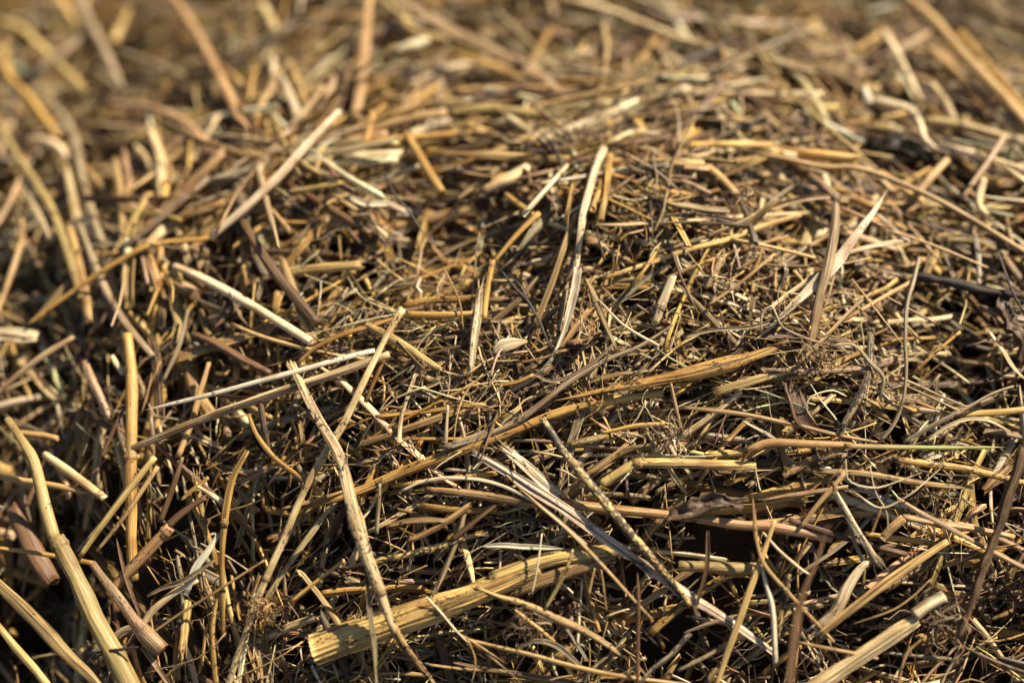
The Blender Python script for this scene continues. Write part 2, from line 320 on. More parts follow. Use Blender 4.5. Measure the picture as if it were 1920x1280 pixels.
# ------------------------------------------------------------------ the straws one can follow in the photograph
# kind | widths px | colour | lift mm | options | path in picture points | label
HERO = '''
g|62,60,54,45,34|yel|2,4,5,4,2|c0 fl.8 st1|588,1216 700,1180 800,1147 905,1108 1010,1066|thickest ridged yellow stalk with a ragged cut left end, low in the middle
g|30,30,26|yel|3,4,2|fl.6 f0 st1|925,1085 1040,1046 1165,1030|ridged tan stalk continuing the thickest stalk up to the right
g|26,30,22|tan|2,4,3|fl.6 st1|960,1108 1050,1075 1150,1042|duller ridged stalk lying just under the ridged tan one
s|18,21,25,27,27,24,16|pale|16,18,22,25,26,24,21|st.9 s.5 n.86|547,683 593,777 635,853 662,950 688,1040 713,1110 738,1180|long flat pale blade bent downwards across the thickest ridged stalk
s|18,16,12,6|tan|18,14,10,8|st1 s.4|738,1176 760,1215 790,1252 820,1290|frayed brownish tail carrying on below the long flat pale blade
b|8,10,12,8|grey|22,22,20,18|st1 s.3 tw.5|686,1060 692,1137 700,1200 706,1290|thin grey sliver hanging beside the long flat pale blade
t|12,13,14,14,13,13|pale|12,13,14,13,12,9|n.36,.72|755,580 735,612 700,680 640,800 575,910 527,1020 480,1130 425,1290|long slender pale straw crossing behind the flat blade with two joints
t|5,10,11,12,12,11|white|14,16,17,17,16,12|p0 n.3|268,770 393,740 477,717 567,693 640,672 702,657|brightest cream straw pointing left below the brown splinter
s|16,18,18,18,15|pale|13,14,14,13,10|st1 s.1 c0|235,846 353,797 480,751 567,722 640,697 730,664|striped tan straw with a blackened left tip under the brightest straw
c|16,22,22,22,20,20,16,12|lilac|10,11,11,10,9,8,7,6|st1 f0|900,856 950,884 1040,943 1140,1013 1237,1080 1280,1110 1340,1145 1450,1222|long pinkish grooved straw running down to the lower right
c|20,26,26,20|lilac|9,10,9,7|st1 f0 f1|948,842 980,868 1015,900 1046,926|short wide pinkish split piece above the long pinkish straw
t|5,8,9,8,5|tan|10,10,9,8,8|s.3|950,890 1000,937 1057,987 1123,1053 1222,1160|thin tan straw just below and along the long pinkish one
t|5,8,8,8,7,5|lilac|7,8,9,9,9,8|st.6|752,920 790,903 840,895 907,900 965,920 1023,953 1100,1020|thin arched straw bowing over into the thin tan straw
t|14,18,20,20,18,16|tan|5,6,6,6,5,4|f0 s.25 st.8|800,917 873,925 973,938 1140,953 1263,966 1345,976|tan stalk with a splintered left end passing beneath the long pinkish straw
t|18,22,20,16|orange|2,3,3,2|st.4|1290,968 1380,982 1463,990 1560,1010|orange brown stalk lying behind the crumpled grey brown leaf
g|17,19|yel|6,7|st1|1128,905 1190,869|short ridged elbow piece leaning left of the jointed yellow stalk
g|20,22,21,20|yel|7,7,6,5|st1 n.02 s.2|1187,868 1260,868 1350,871 1415,872|ridged jointed yellow stalk lying level right of centre
t|14,18,21,21,19,13|yel|13,16,17,16,13,8|s.85 n.22|1017,785 1063,853 1117,920 1175,990 1233,1060 1295,1135|yellow stalk crowded with black mould specks slanting down right of centre
s|6,10,16,24,32,30,22,12|gold|8,9,10,10,9,8,7,6|st1 s.45 p0|1035,752 1090,741 1140,730 1220,714 1290,700 1370,680 1430,660 1475,641|broad golden straw mottled black at its right end, middle of the picture
t|14,20,22,22,20,17,12|gold|5,6,7,7,7,6,5|st.9 s.4 c0|565,950 663,923 773,877 847,850 973,803 1040,776 1150,744|long golden brown stalk running from the middle down to the left
s|5,10,12,13,13,10,8,5|grey|9,10,11,12,12,11,10,9|st1|845,845 900,822 973,787 1020,752 1067,715 1140,673 1200,648 1260,610|long grey fibrous strand lying above the long golden brown stalk
b|5,6,6,4|grey|10,12,13,12|st1|1000,700 1035,715 1110,680 1150,645|short grey sliver crossing above the long grey strand
t|6,12,14,18,20,19,18|cream|6,9,14,18,20,16,12|fl.5 st.9 p0|1068,560 1078,520 1084,470 1092,415 1107,350 1122,300 1134,277|tall pale flattened stalk standing up right of centre
b|16,18,17,14,9,6|white|16,15,13,11,9,7|st.9 tw.6|1083,505 1077,545 1066,590 1053,630 1030,678 1000,705|bright white blade curving off the foot of the tall pale stalk
t|8,9,8,5|gold|7,6,5,4|st.5|1000,703 970,716 935,722 890,729|golden end curling away left from the bright white blade
t|12,14,14,10|tan|6,9,11,12|st.8|1003,612 1035,530 1060,455 1082,400|tan stalk standing left of the tall pale one
t|10,12,12|grey|4,6,8|st.8|1045,640 1062,540 1090,440|greyish stalk squeezed behind the tall pale one
s|14,20,22,21,20,14|pink|8,11,14,16,17,17|st1 f0 f1|1513,668 1525,625 1537,560 1553,497 1565,432 1568,384|upright pinkish striped stalk crossing the white tapered blade
b|3,10,18,23,22,16,8,3|white|20,18,16,14,12,10,8,7|st.5 p0 p1|1666,352 1643,390 1613,430 1570,490 1530,530 1487,572 1440,618 1408,642|white tapered blade pointing up to the right
t|10,11,12,12,11|yel|5,6,7,7,6|s.15|1130,522 1200,500 1280,472 1363,450 1423,427 1500,404|yellow straw slanting up left of the pinkish upright stalk
g|16,18,17|yel|4,5,4|st1|1340,735 1440,705 1500,690|tan ridged stalk lying below the black mottled end
s|10,14,14,12|pink|7,8,8,7|st1 s.5 f1|1437,692 1547,694 1620,688 1683,676|pinkish fibrous straw ending in a dark split tip at the right
s|18,17,16,12|tan|13,13,12,11|fl.6|1410,843 1440,831 1520,831 1595,833|brown sheath wrapped round the green tipped reed
t|12,11,10,8,3|olive|12,12,12,12,11|st.3 p1 gr|1585,836 1660,838 1737,839 1810,839 1886,838|smooth reed stem fading from tan to green and pointing right
t|7,9,10,8,6|tan|7,8,8,7,6|s.2|1280,764 1397,777 1493,797 1580,817 1650,830|slim tan straw running level above the brown sheath
s|14,15,14,12|grey|9,10,9,7|s.6 st1 f0 f1|1578,806 1607,752 1628,707 1634,622|speckled grey split straw leaning right behind the brown folded leaf
b|30,46,44,30|brn|5,8,7,4|st.8 fo.5|1478,722 1492,748 1503,780 1524,806|broad brown folded leaf standing among the fibres right of centre
t|7,10,9,8,8,9,6|grey|8,10,12,14,13,12,10|st.8|1723,483 1712,530 1701,570 1697,640 1698,700 1693,750 1676,795 1650,828|tall thin grey straw wavering down the right side
t|4,4,3|tan|13,14,13||1597,523 1640,578 1693,647|hair thin tan straw crossing the tall grey one
t|7,8,8,6|pink|11,12,12,12|st.5|1493,684 1545,634 1600,577 1634,549|slim pinkish straw leaning right of the striped upright stalk
t|9,10,9|tan|7,8,7||1567,608 1635,570 1707,530|tan straw lying parallel above the slim pinkish one
t|6,7,6|gold|10,12,13|n.9|1708,705 1752,662 1800,622|short golden straw leaning right of the wavering grey straw
t|5,6,5|brn|8,8,7||1650,550 1700,577 1757,608|thin brown straw slanting down right of the slim pinkish one
t|5,6,6,5|tan|9,9,9,8||1663,697 1720,722 1770,745 1825,768|thin tan pair member running down towards the right edge
t|4,5,5|tan|8,8,8||1675,712 1730,737 1800,772|thinner tan straw right under the thin tan pair member
s|8,10,9|grey|8,9,10|st1|1695,828 1745,800 1800,772|greyish flattened straw rising right of the brown sheath
t|5,6,6,5|grey|10,12,13,12||1790,780 1830,755 1860,738 1900,724|thin grey twig rising to the right edge beside the arched blade
b|5,7,9,8,5|cream|9,13,15,14,11|st.8 p0|1738,824 1775,800 1807,787 1848,787 1900,812|pale arched blade bowing over near the right edge
t|12,14,13|gold|5,6,5||1800,778 1860,774 1925,768|golden stalk running off the right edge below the thin grey twig
t|11,12,10|pink|3,4,4||1722,768 1750,771 1780,775|short pinkish stub beside the wavering grey straw
w|16,20,18,17,14|dark|8,10,10,9,9|s0 st1|1722,512 1760,518 1800,527 1847,541 1900,546|dark brown bark covered twig near the right edge
t|4,6,6,4|dark|16,15,13,10|p0|1868,462 1888,520 1905,560 1925,592|thin dark stem crossing the bark covered twig
l|30,56,60,40|soil|4,6,6,4|fo.4 st.7|1872,560 1888,590 1902,620 1915,650|large dull brown grey leaf at the right edge below the bark twig
b|7,10,10,7|cream|6,7,6,5|s.3|1858,625 1880,658 1900,690 1922,712|whitish split blade under the large dull leaf at the right edge
t|4,6,6,4|tan|10,11,11,9||1647,427 1700,443 1755,462 1855,503|fine tan straw arching towards the bark twig
t|10,12,12,12,12,12,12,10|tan|8,9,10,10,10,10,9,8|st.4|1355,268 1410,285 1467,297 1545,313 1607,315 1680,340 1780,387 1925,474|long tan straw sweeping down to the right edge, upper right
t|10,13,12|pink|8,14,20|st.5|1805,372 1845,315 1884,256|pinkish straw sticking up near the right edge above the long sweeping one
t|13,17,15|pale|6,9,13|st.4 c1|1850,402 1835,385 1844,335|short pale upright stub with a bright top beside the pinkish straw
t|16,19,17|tan|5,7,9|st.6|1722,362 1748,330 1776,300|short tan stalk leaning by the dark hollow, upper right
t|16,18,16|tan|6,7,6|st.6|1277,285 1340,324 1382,365|blunt tan stalk slanting down in the crushed straw right of centre
t|16,18,12|white|5,6,6|c1|1553,366 1549,345 1547,330|tiny bright cut straw end above the pinkish upright stalk
b|6,11,13,11,4|pink|8,10,11,10,8|p1 st.7|1393,420 1440,394 1490,377 1550,369 1616,370|arched pinkish brown blade above the yellow slanting straw
b|14,20,22,18|brn|9,11,11,8|st.5|1375,158 1430,195 1485,230 1540,262|dark pinkish brown blade slanting down, upper right
t|6,8,9,8,6|olive|14,15,15,13,11||1375,10 1447,135 1520,210 1580,262 1645,318|dark olive straw crossing down through the upper right
s|12,16,17,16|pale|10,11,11,9|st.7|1440,92 1482,130 1512,157 1547,222|pale split straw leaning beside the dark olive one
t|14,14,14,13|pale|8,9,9,8||1540,178 1400,176 1272,171 1140,167|level pale straw ending at the dark olive one, upper right
t|12,14,14,12|tan|6,6,6,5||1145,172 1060,167 970,164 855,170|level tan straw carrying on left of the level pale one
t|24,27,28,27,26|yel|9,12,14,14,13||1690,-15 1753,43 1813,110 1865,165 1935,240|wide blurred yellow stalk falling to the top right corner
t|14,16,16|gold|8,9,9||1800,60 1860,130 1930,215|golden blurred stalk running beside the wide yellow one
t|18,22,18|tan|6,7,6||1740,90 1810,150 1880,230|dull tan stalk below the wide blurred yellow one
t|15,17|gold|8,13||1605,95 1657,60|golden short arm of the bent straw, upper right
t|20,22,20,14|cream|14,12,10,7|n.6|1657,58 1677,92 1702,142 1730,192|pale bent straw with its elbow up, upper right
t|20,22,17,15,16,12|cream|9,10,11,10,8,6|n.55|1626,188 1672,197 1708,206 1727,235 1733,258 1757,280|pale crooked straw stepping down above the dark hollow
t|14,20,12|white|10,13,14|c1|1630,196 1626,180 1621,165|bright stub rising at the end of the pale crooked straw
t|12,19,18|pale|11,10,7||1748,158 1768,185 1790,225|blurred pale stub right of the pale crooked straw
t|22,23,22,20|olive|7,8,8,7|n.35|1735,226 1800,235 1860,251 1930,270|dull olive stalk running off the right edge, upper right
l|34,46,30|dark|-2,0,-3|fo.8|1640,262 1690,278 1735,300|dark curled leaf deep in the hollow, upper right
t|18,20,19,17|pale|10,10,9,8||1055,-5 1160,27 1270,70 1388,108|long yellowish straw entering at the top right of centre
c|18,25,26,25,22,16|pink|10,12,12,11,9,6|n.72|735,-10 800,28 853,58 925,92 1000,133 1062,180|thick pinkish stalk slanting in from the top centre
t|17,21,24,22|orange|16,12,9,5||694,-10 684,80 678,150 666,222|upright orange tan stalk near the top centre
t|22,24,26,26,24|orange|18,17,15,12,9|n.1|318,-15 378,80 428,178 455,230 472,262|long orange pink stalk slanting down in the upper left
t|20,22,22,18|grey|16,15,13,10||142,-15 168,40 195,95 228,166|greyish blurred stalk slanting in from the top left
t|18,20,17|yel|12,11,9||108,-12 130,28 156,64|yellow stub left of the greyish blurred stalk
t|13,16,15|grey|5,7,8||68,132 110,102 157,70|grey blurred straw lying across the top left corner
t|18,22,22|yel|8,9,7||-8,38 43,58 92,104|yellow blurred stalk in the top left corner
t|20,24,22|yel|7,8,6||108,120 130,142 157,170|short yellow stub under the grey blurred straw
t|16,20,20,18,16|gold|10,12,13,11,9||7,80 14,138 60,188 85,225 108,260|bent golden straw down the left edge at the top
s|12,18,21,20,20,17|grey|10,12,12,12,11,9|st.5|75,165 122,222 142,270 152,325 170,390 190,450|long greyish curved blade beside the bent golden straw
t|17,19,20,20,18|olive|13,14,14,13,10||-8,215 28,288 62,340 100,400 152,560|long olive yellow stalk running down the left side
t|20,22,20|pale|9,10,9||42,340 70,395 98,450|pale yellow stalk just right of the olive yellow one
t|12,14,13|pink|12,13,11||-8,425 18,378 40,332|pinkish grey stalk at the left edge crossing the olive yellow one
s|12,17,20,26,20|pink|7,9,10,10,8|st.3|197,192 290,203 345,230 380,262 402,290|brown curved blade flaring pale at its right end, upper left
t|14,18,18|grey|6,7,6||213,92 275,115 340,142|grey brown stalk between two leaning stalks, upper left
t|12,14,12|brn|5,5,4||325,158 375,182 425,210|dull brown stalk crossing the foot of the long orange pink one
t|12,15,15|tan|12,11,8||522,132 500,180 474,224|left leg of the blurred upside down V, upper left of centre
t|9,17,19,18|cream|13,12,10,8||526,140 545,182 558,222 570,252|brightest right leg of the blurred upside down V
t|14,18,18|yel|8,8,7||545,118 562,165 582,215|yellow stalk just behind the brightest V leg
t|13,17,16|pink|9,9,7||628,145 615,180 596,218|pinkish stub right of the blurred V
t|15,18,19,18,14|cream|28,28,26,22,18||636,210 575,272 520,333 470,380 398,444|pale straw propped up diagonally, left of the top centre
t|12,15,17,15|tan|5,6,6,5|n.5|185,412 300,381 393,352 482,324|tan straw lying level behind the propped pale one
t|14,18,18,18|tan|5,6,7,6||485,276 560,272 640,265 725,252|level tan straw under the top of the propped pale one
t|8,13,14,14|brn|7,8,8,6||515,330 570,362 630,398 695,440|brown tan straw slanting right from the propped pale one
t|13,22,24,20|pale|14,12,9,6||283,245 300,300 303,362 318,425|blurred pale straw standing up in the left part
t|14,20,16|pale|8,9,8||255,275 278,300 292,335|small pale fork against the blurred standing straw
t|13,17,17,17,15|tan|13,12,11,10,8||216,300 224,350 229,427 232,500 236,565|upright tan stalk in the left part above the golden one
s|16,26,26|pale|8,9,7|st.4|126,310 140,370 152,438|wide pale blurred blade left of the upright tan stalk
s|13,23,24,15|cream|8,10,10,7||50,262 80,262 108,275 128,300|pale looped blade at the left, upper part
t|16,20,19|yel|9,8,6||242,20 228,48 214,78|yellow stub near the top left, right of the greyish stalk
t|15,20,19|pale|8,8,6||492,8 505,32 514,56|pale stub near the top edge left of the orange tan stalk
t|14,18,17|grey|4,5,4||378,64 430,70 488,80|grey level stalk behind the long orange pink one
t|15,22,17|cream|9,9,8||742,94 772,86 803,74|bright short straw right of the orange tan stalk
s|14,19,19,13|tan|8,11,10,6||768,10 760,40 790,62 860,80|tan looped blade beneath the thick pinkish stalk
t|18,21,20,20|olive|7,8,8,7||842,212 900,205 960,208 1022,218|level olive straw high in the centre
t|16,20,20,18|tan|7,8,8,7||640,254 700,240 760,224 835,212|tan stalk meeting the level olive straw from the left
t|14,17,17,15|gold|6,7,7,6||640,272 730,264 820,256 910,246|golden straw below the level olive one
t|22,25,20|cream|6,7,6||772,254 805,240 842,228|thick pale stub between the tan and golden straws
t|14,18,18,18|tan|8,9,9,8||903,294 960,272 1015,246 1074,218|tan stalk rising right in the upper centre
t|15,18,20,16|gold|9,9,8,6||762,250 785,290 802,318 828,362|golden stalk slanting down in the upper centre
h|3,5,5,4|dark|22,20,16,10||716,315 740,362 770,400 802,448|thin dark curved stem in front of the blurred upper centre
h|5,8,8,5|dark|16,15,13,10||1013,250 1033,272 1047,298 1058,348|dark forked stem beside the dark leaf, upper centre
l|20,32,26,10|brn|12,11,10,9|fo.4|984,306 1002,335 1022,362 1048,400|dark brown pointed leaf left of the tall pale stalk
b|6,14,12,5|cream|9,9,9,8|p0 p1|1032,318 1036,345 1042,375 1050,398|small pale leaf between the dark leaf and the tall pale stalk
t|9,11,10,9|cream|10,10,9,9|n.4|1138,270 1187,248 1230,252 1285,256|thin pale straw lying level right of the tall pale one
h|4,7,7,5|grey|18,16,14,11||1255,182 1268,215 1272,255 1275,305|thin wavy grey stem in the upper right of centre
t|8,11,10|grey|5,6,5||1093,207 1150,196 1216,182|grey straw near the top right of centre
t|8,11,9|pink|11,10,7||1170,86 1173,120 1172,160|short pinkish upright straw at the top right of centre
t|18,23,22|pale|8,9,8||905,358 945,340 988,317|thick pale yellow stub left of the dark brown leaf
t|10,13,12|gold|8,9,8||948,364 975,385 1008,410|small golden straw below the thick pale yellow stub
b|10,15,12|white|9,9,8||654,370 685,382 722,382|bright blurred scrap of blade in the upper centre
t|11,12,12|gold|10,12,13||923,492 960,450 1010,400|golden straw rising right from the elbow in the centre
t|12,12,11|gold|12,9,7|n.05|923,488 912,555 908,598|golden straw dropping down from the same elbow
h|4,7,8,8,5|dark|15,14,13,12,9||937,506 962,538 990,568 1012,612 1036,658|near black forked twig left of the bright white blade
h|3,5,5,3|dark|14,14,13,12||955,512 975,535 990,560 1008,598|second thinner prong of the near black twig
s|14,19,20,15|cream|11,10,9,7|f0 st1|900,545 896,585 890,630 884,695|frayed beige straw standing in the centre
l|36,52,40|rust|5,7,5|fo.9 st.5|1050,650 1078,640 1108,618|crumpled rust coloured leaf right of the bright white blade
b|10,13,12,7|orange|12,12,11,8|st.6|1104,582 1085,606 1065,635 1045,662|orange brown blade leaning on the crumpled rust leaf
h|3,4,3,2|cream|13,13,12,11||757,722 800,730 850,746 925,764|hair thin pale fibre crossing left of the long grey strand
t|9,11,11,9|gold|7,8,8,6|st.6|705,781 760,776 820,768 910,757|golden straw lying level left of the long grey strand
t|6,7,6|gold|5,6,5||688,820 780,822 880,822|thin level golden straw above the long golden brown stalk
t|6,9,8|grey|12,10,8||840,762 837,805 836,865|short greyish straw standing on the long golden brown stalk
h|4,4,3|tan|13,13,12||905,700 870,740 848,840|fine tan stem crossing the level golden straw
s|8,14,13,9|olive|9,9,8,7|st.8|1100,525 1118,565 1132,600 1156,655|olive grey blade slanting down right of the tall pale stalk
t|5,7,6|cream|10,10,9||1123,563 1170,610 1235,648|slender pale straw right of the olive grey blade
t|15,18,17|cream|6,8,9|n.4|1228,606 1243,565 1262,520|plump beige stub in the crushed straw right of centre
h|4,5,5,4|tan|15,15,14,12||831,498 848,530 860,560 868,618|thin curved tan stem left of the frayed beige straw
s|17,21,20,14|yel|11,11,10,8|st.6 s.15|690,612 735,634 775,658 822,690|stubby yellow beige straw right of the long slender pale one
t|14,14,14,12|gold|9,10,10,8|st.4|765,588 810,590 850,590 893,588|golden horizontal stalk just above the stubby yellow beige straw
t|11,15,16,10|gold|7,8,8,6||755,574 800,563 850,562 898,556|darker golden stalk behind the golden horizontal one
s|5,9,10,10,8|gold|11,12,12,11,9|st.6|556,682 590,652 640,627 690,612 752,592|narrow golden blade arching to the top of the long slender pale straw
t|7,9,9,7|tan|10,11,10,9||433,607 480,627 540,645 640,667|slim tan straw ending above the brightest cream straw
g|16,21,22,19|cream|14,14,13,11|st.3|327,499 390,528 470,572 582,640|bright pale yellow straw pointing down right in the left half
s|18,22,22,16|tan|10,10,10,8||530,488 550,540 568,590 588,636|tan blade behind the dark brown stalk in the left half
t|14,20,22,22,20|brn|16,17,16,14,11|st.8|443,393 480,455 520,515 555,558 597,606|dark brown stalk leaning over the bright pale yellow one
t|15,19,19,14|rust|8,9,9,7|st.6|362,627 405,645 455,672 508,700|reddish brown splinter between the bright straws, left half
t|11,13,13,10|brn|13,12,9,6|st.8|484,706 487,745 492,780 505,855|dark brown straw standing across the striped tan straw
t|8,11,11,9|gold|9,9,9,8|s.2|467,778 480,812 515,858 600,922|bent golden brown straw below the striped tan one
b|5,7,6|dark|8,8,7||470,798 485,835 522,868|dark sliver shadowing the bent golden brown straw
t|22,25,26,25,24,22|gold|12,12,12,11,10,8|n.5|240,630 246,700 246,800 245,900 246,1000 250,1085|upright golden stalk down the left part, brightest in its lower half
t|10,17,17,13|grey|9,10,9,7|st.8|143,405 180,500 220,580 285,668|grey beige stalk with a frayed foot left of the upright golden one
s|18,23,22,18|tan|9,9,8,7|st.4|128,420 145,480 158,540 164,600|broad tan blade behind the grey beige stalk
t|6,10,12,12,11,9|gold|14,15,16,16,14,12||52,608 110,566 160,530 215,495 285,460 400,446|curved golden straw arching over the grey beige stalk
t|8,13,14,12|tan|12,12,11,9||42,408 41,445 28,492 -8,590|curved tan stalk at the left edge, mid height
c|30,34,36,30|cream|10,12,12,10|c1 fl.9|-12,628 20,627 45,628 68,630|pale cut stalk end poking in at the left edge
t|10,13,13,10|pink|9,10,10,8||-8,740 40,698 85,665 138,632|pinkish grey straw slanting below the pale cut end
t|14,20,20,16|pink|8,8,7,5||158,678 172,710 188,745 205,785|pinkish blurred stalk left of the upright golden one
t|11,15,13|cream|9,9,7|c0|210,668 220,682 232,700|short bright stub beside the upright golden stalk
t|10,14,14|tan|8,8,7||392,680 366,770 333,856|tan straw sloping behind the two bright straws, left half
t|6,9,9|brn|10,10,8||240,752 215,800 190,858|brown straw just left of the upright golden stalk
t|8,10,8|grey|8,8,7|st.5|353,580 335,650 305,715|grey straw between the upright golden stalk and the splinter
t|16,20,24,28,28|olive|24,25,26,26,25|st.3|16,785 45,830 62,860 85,950 104,1008|upper length of the big jointed stalk, olive and blurred, lower left
t|33,36,39,42,44|olive|26,25,24,22,20|st.5 n.01|106,1010 130,1060 160,1120 200,1200 250,1300|thick pale lower length of the big jointed stalk, lower left
s|20,28,28,28,26|olive|25,27,27,26,24|st.9 fo.5|-12,1085 67,1163 133,1232 170,1265 200,1300|grooved olive blade cutting the bottom left corner
t|13,17,18,17|yel|25,26,26,24||-12,1162 40,1226 70,1262 100,1300|golden straw under the grooved olive blade in the corner
t|15,18,22,26,42,34|pink|20,20,19,18,17,15|c1 st.8|174,1056 197,1088 222,1120 258,1170 285,1200 304,1218|pinkish brown stalk flaring open at its lower end, lower left
b|14,12,8|pink|13,12,10|st.8|270,1215 295,1250 325,1295|shrivelled tail below the flaring stalk
t|20,25,24,26|orange|12,13,13,13|n.97|212,1103 250,1062 285,1022 318,987|orange stalk rising to a joint, lower left
t|18,16,14|brn|13,13,12||316,984 345,960 385,932|browner upper piece beyond the joint of the orange stalk
t|11,15,15,13|yel|15,15,15,13||150,1042 190,985 230,932 290,858|yellow straw slanting up across the upright golden stalk
t|8,11,11|tan|13,14,12||182,1032 235,965 295,876|thinner tan straw alongside the yellow slanting one
t|12,15,14|tan|13,12,10||-8,893 80,906 168,922|level tan straw at the left edge behind the big jointed stalk
t|15,19,19,15|pale|12,13,12,10|n.9|83,852 120,878 155,903 196,935|pale yellow stub behind the upright golden stalk, lower left
t|9,12,12|gold|14,14,12||-8,1026 80,1038 176,1056|golden straw running from the left edge to the flaring stalk
t|12,14,14,12|tan|9,9,8,7||35,810 60,814 85,818 108,822|short level tan straw at the left above the pale yellow stub
s|10,15,16,14,14,8|gold|13,14,14,13,12,10|st.9 n.4|462,848 437,895 425,945 417,1020 416,1090 418,1190|long golden band standing upright, lower left of centre
s|8,12,13,12|gold|11,12,12,11|s.4 st.6|411,1105 400,1150 397,1200 406,1295|speckled golden band below the long golden one
t|7,11,10|cream|10,11,10||370,910 395,926 422,946|short cream straw left of the long golden band
c|10,15,16,10|white|12,13,12,10|st.6|410,1002 388,1035 368,1062 350,1112|shiny white twisted blade left of the long golden band
b|6,10,10,6|grey|15,15,14,12|st1|278,1116 305,1102 340,1090 402,1050|dark grey sliver crossing the shiny white blade
t|13,17,16,12|pale|11,11,10,9||266,1172 285,1145 320,1115 370,1086|pale stalk curving up behind the dark grey sliver
t|4,6,6,5|tan|16,16,15,14|n.4|280,1190 330,1155 390,1118 495,1050|fine tan straw crossing the long golden band
s|8,11,11,8|grey|12,11,9,7||333,1043 340,1085 343,1120 344,1156|grey split straw standing beneath the shiny white blade
t|12,15,17,15|dark|9,9,8,7|st.6|336,1160 342,1200 355,1240 368,1295|dark rotten stalk at the bottom, left of the golden bands
w|4,6,7,5|dark|27,27,26,25|s0|182,1222 210,1219 235,1215 258,1212|short black twig lying on the big jointed stalk
b|5,8,8,5|brn|17,16,15,13|p0|218,1008 228,1050 238,1090 265,1160|thin brown blade crossing the orange stalk
t|10,13,12|brn|10,11,9||342,858 325,910 300,980|brown straw behind the joint of the orange stalk
t|7,11,8|gold|10,10,9||340,937 362,918 390,895|small golden straw above the browner upper piece
t|34,42,40|rust|0,1,0||25,950 55,1015 98,1092|dim reddish stem deep in the shade at the left
t|5,8,8,6|tan|10,10,9,8||530,953 565,945 605,934 645,920|small tan straw across the joint of the long slender straw
s|8,14,15,15,13,9|yel|5,6,7,7,6,5|s.9 st.7|640,1068 717,1050 770,1038 823,1025 880,1008 912,1000|yellow stalk flecked black, left of the white papery scrap
t|6,7,7|gold|11,11,10||545,1128 590,1092 645,1050|thin golden straw left of the long flat blade
b|4,10,11,10,3|white|7,8,8,8,7|st.4 p0 p1|898,1024 940,1022 985,1025 1020,1026 1058,1028|white papery scrap above the ridged tan stalk
s|9,13,12,8|brn|8,8,7,6|st1|847,1012 880,985 908,962 936,940|brown straw slanting up left of the white papery scrap
s|9,14,16,14|tan|7,7,7,6|st1|768,1012 800,998 840,975 878,946|tan straw beside the brown slanting one
s|9,14,14,9|tan|9,9,9,8|st1 fo.3|727,986 760,978 800,975 830,976|folded tan scrap right of the long flat blade
t|6,8,7|grey|12,10,7||712,906 709,950 706,1000|short grey straw standing right of the long flat blade
t|3,4,4|cream|13,13,12||1016,1000 1008,1060 997,1114|hair thin straw hanging over the ridged tan stalk
t|5,8,8,6|olive|12,12,11,10|n.15|1074,1030 1060,1072 1043,1105 1022,1142|slim olive straw leaning down from the ridged tan stalk
s|7,14,18,18,14,6|tan|10,10,10,9,8,7|st1|893,1100 933,1117 985,1132 1040,1157 1110,1190 1174,1234|tapered folded tan straw below the thickest ridged stalk
t|7,9,10,10,9,8|tan|10,10,9,9,8,8||873,1198 925,1210 990,1226 1060,1245 1140,1263 1285,1284|long tan straw running along the bottom right of centre
h|4,5,5|cream|14,14,13||800,1118 835,1155 878,1205|thin pale root over the thickest ridged stalk
h|3,3,2|tan|11,11,10||876,1196 925,1235 985,1285|first thin root spreading from the tangle at the bottom
h|3,3,2|tan|12,11,10||878,1198 892,1240 884,1285|second thin root dropping straight from the same tangle
h|3,4,3|tan|11,12,10||868,1190 905,1215 950,1245|third thin root spreading right under the long tan straw
b|6,11,12,8|grey|9,10,10,8|st1|962,1222 998,1202 1042,1209 1090,1250|curved grey blade by the soil crumbs at the bottom
t|6,8,7|gold|9,9,8||966,1143 1000,1170 1040,1202|short golden straw above the curved grey blade
w|9,11,12|grey|8,9,10|s.6|1196,1282 1240,1240 1290,1196|rough grey stem at the bottom slanting up right
t|5,8,8,6|brn|17,15,13,12|p0|1195,1072 1197,1130 1196,1200 1195,1290|upright brown straw at the bottom right of centre
t|4,6,5|tan|10,10,9||1127,1068 1132,1105 1137,1145|tiny tan straw beneath the thin tan straw
t|4,6,6|tan|11,11,10||1115,1065 1108,1095 1104,1112|tinier tan straw left of the tiny one
t|5,7,7|tan|6,6,6||805,1246 870,1254 950,1258|thin straw lying level at the bottom centre
l|26,40,36,24|soil|11,12,11,10|fo.7 st.3 s.4|1268,970 1300,953 1335,938 1376,942|crumpled grey brown leaf beside the orange brown stalk
t|10,14,15,15,13,10|yel|14,15,15,14,13,12|s.15|1340,1292 1362,1228 1385,1165 1405,1110 1426,1050 1453,975|tan straw rising steeply left of the whitish one, lower right
t|5,8,9,9,8,6|tan|18,18,17,16,14,12|p0|1410,918 1414,965 1418,1010 1432,1056 1480,1113 1564,1202|bowed tan straw crossing the steep one, lower right
s|7,12,13,11|white|15,14,13,10|s.3|1429,1064 1438,1100 1448,1135 1454,1236|whitish flat straw standing in the lower right
s|13,17,16,12|yel|12,12,11,9|s.8|1478,1080 1470,1120 1466,1145 1459,1190|yellow speckled stub beside the whitish flat straw
b|3,11,18,20,22|brn|34,37,40,42,42|p0 fo.3|1552,985 1532,1050 1512,1095 1496,1150 1478,1300|dark out of focus blade rising close to the lens, lower right
g|32,34,33,28|pale|9,10,10,9|st1 f0|1512,1300 1580,1254 1650,1207 1716,1163|wide ridged pale stalk in the bottom right
g|22,24,22|cream|12,12,11|st1 c1|1712,1152 1742,1132 1770,1117|short ridged cream stalk above the wide ridged one
g|12,16,17,17,13|yel|13,14,14,13,12|st1|1536,1190 1595,1143 1657,1095 1715,1055 1776,1015|straight ridged yellow stalk aimed up right, lower right
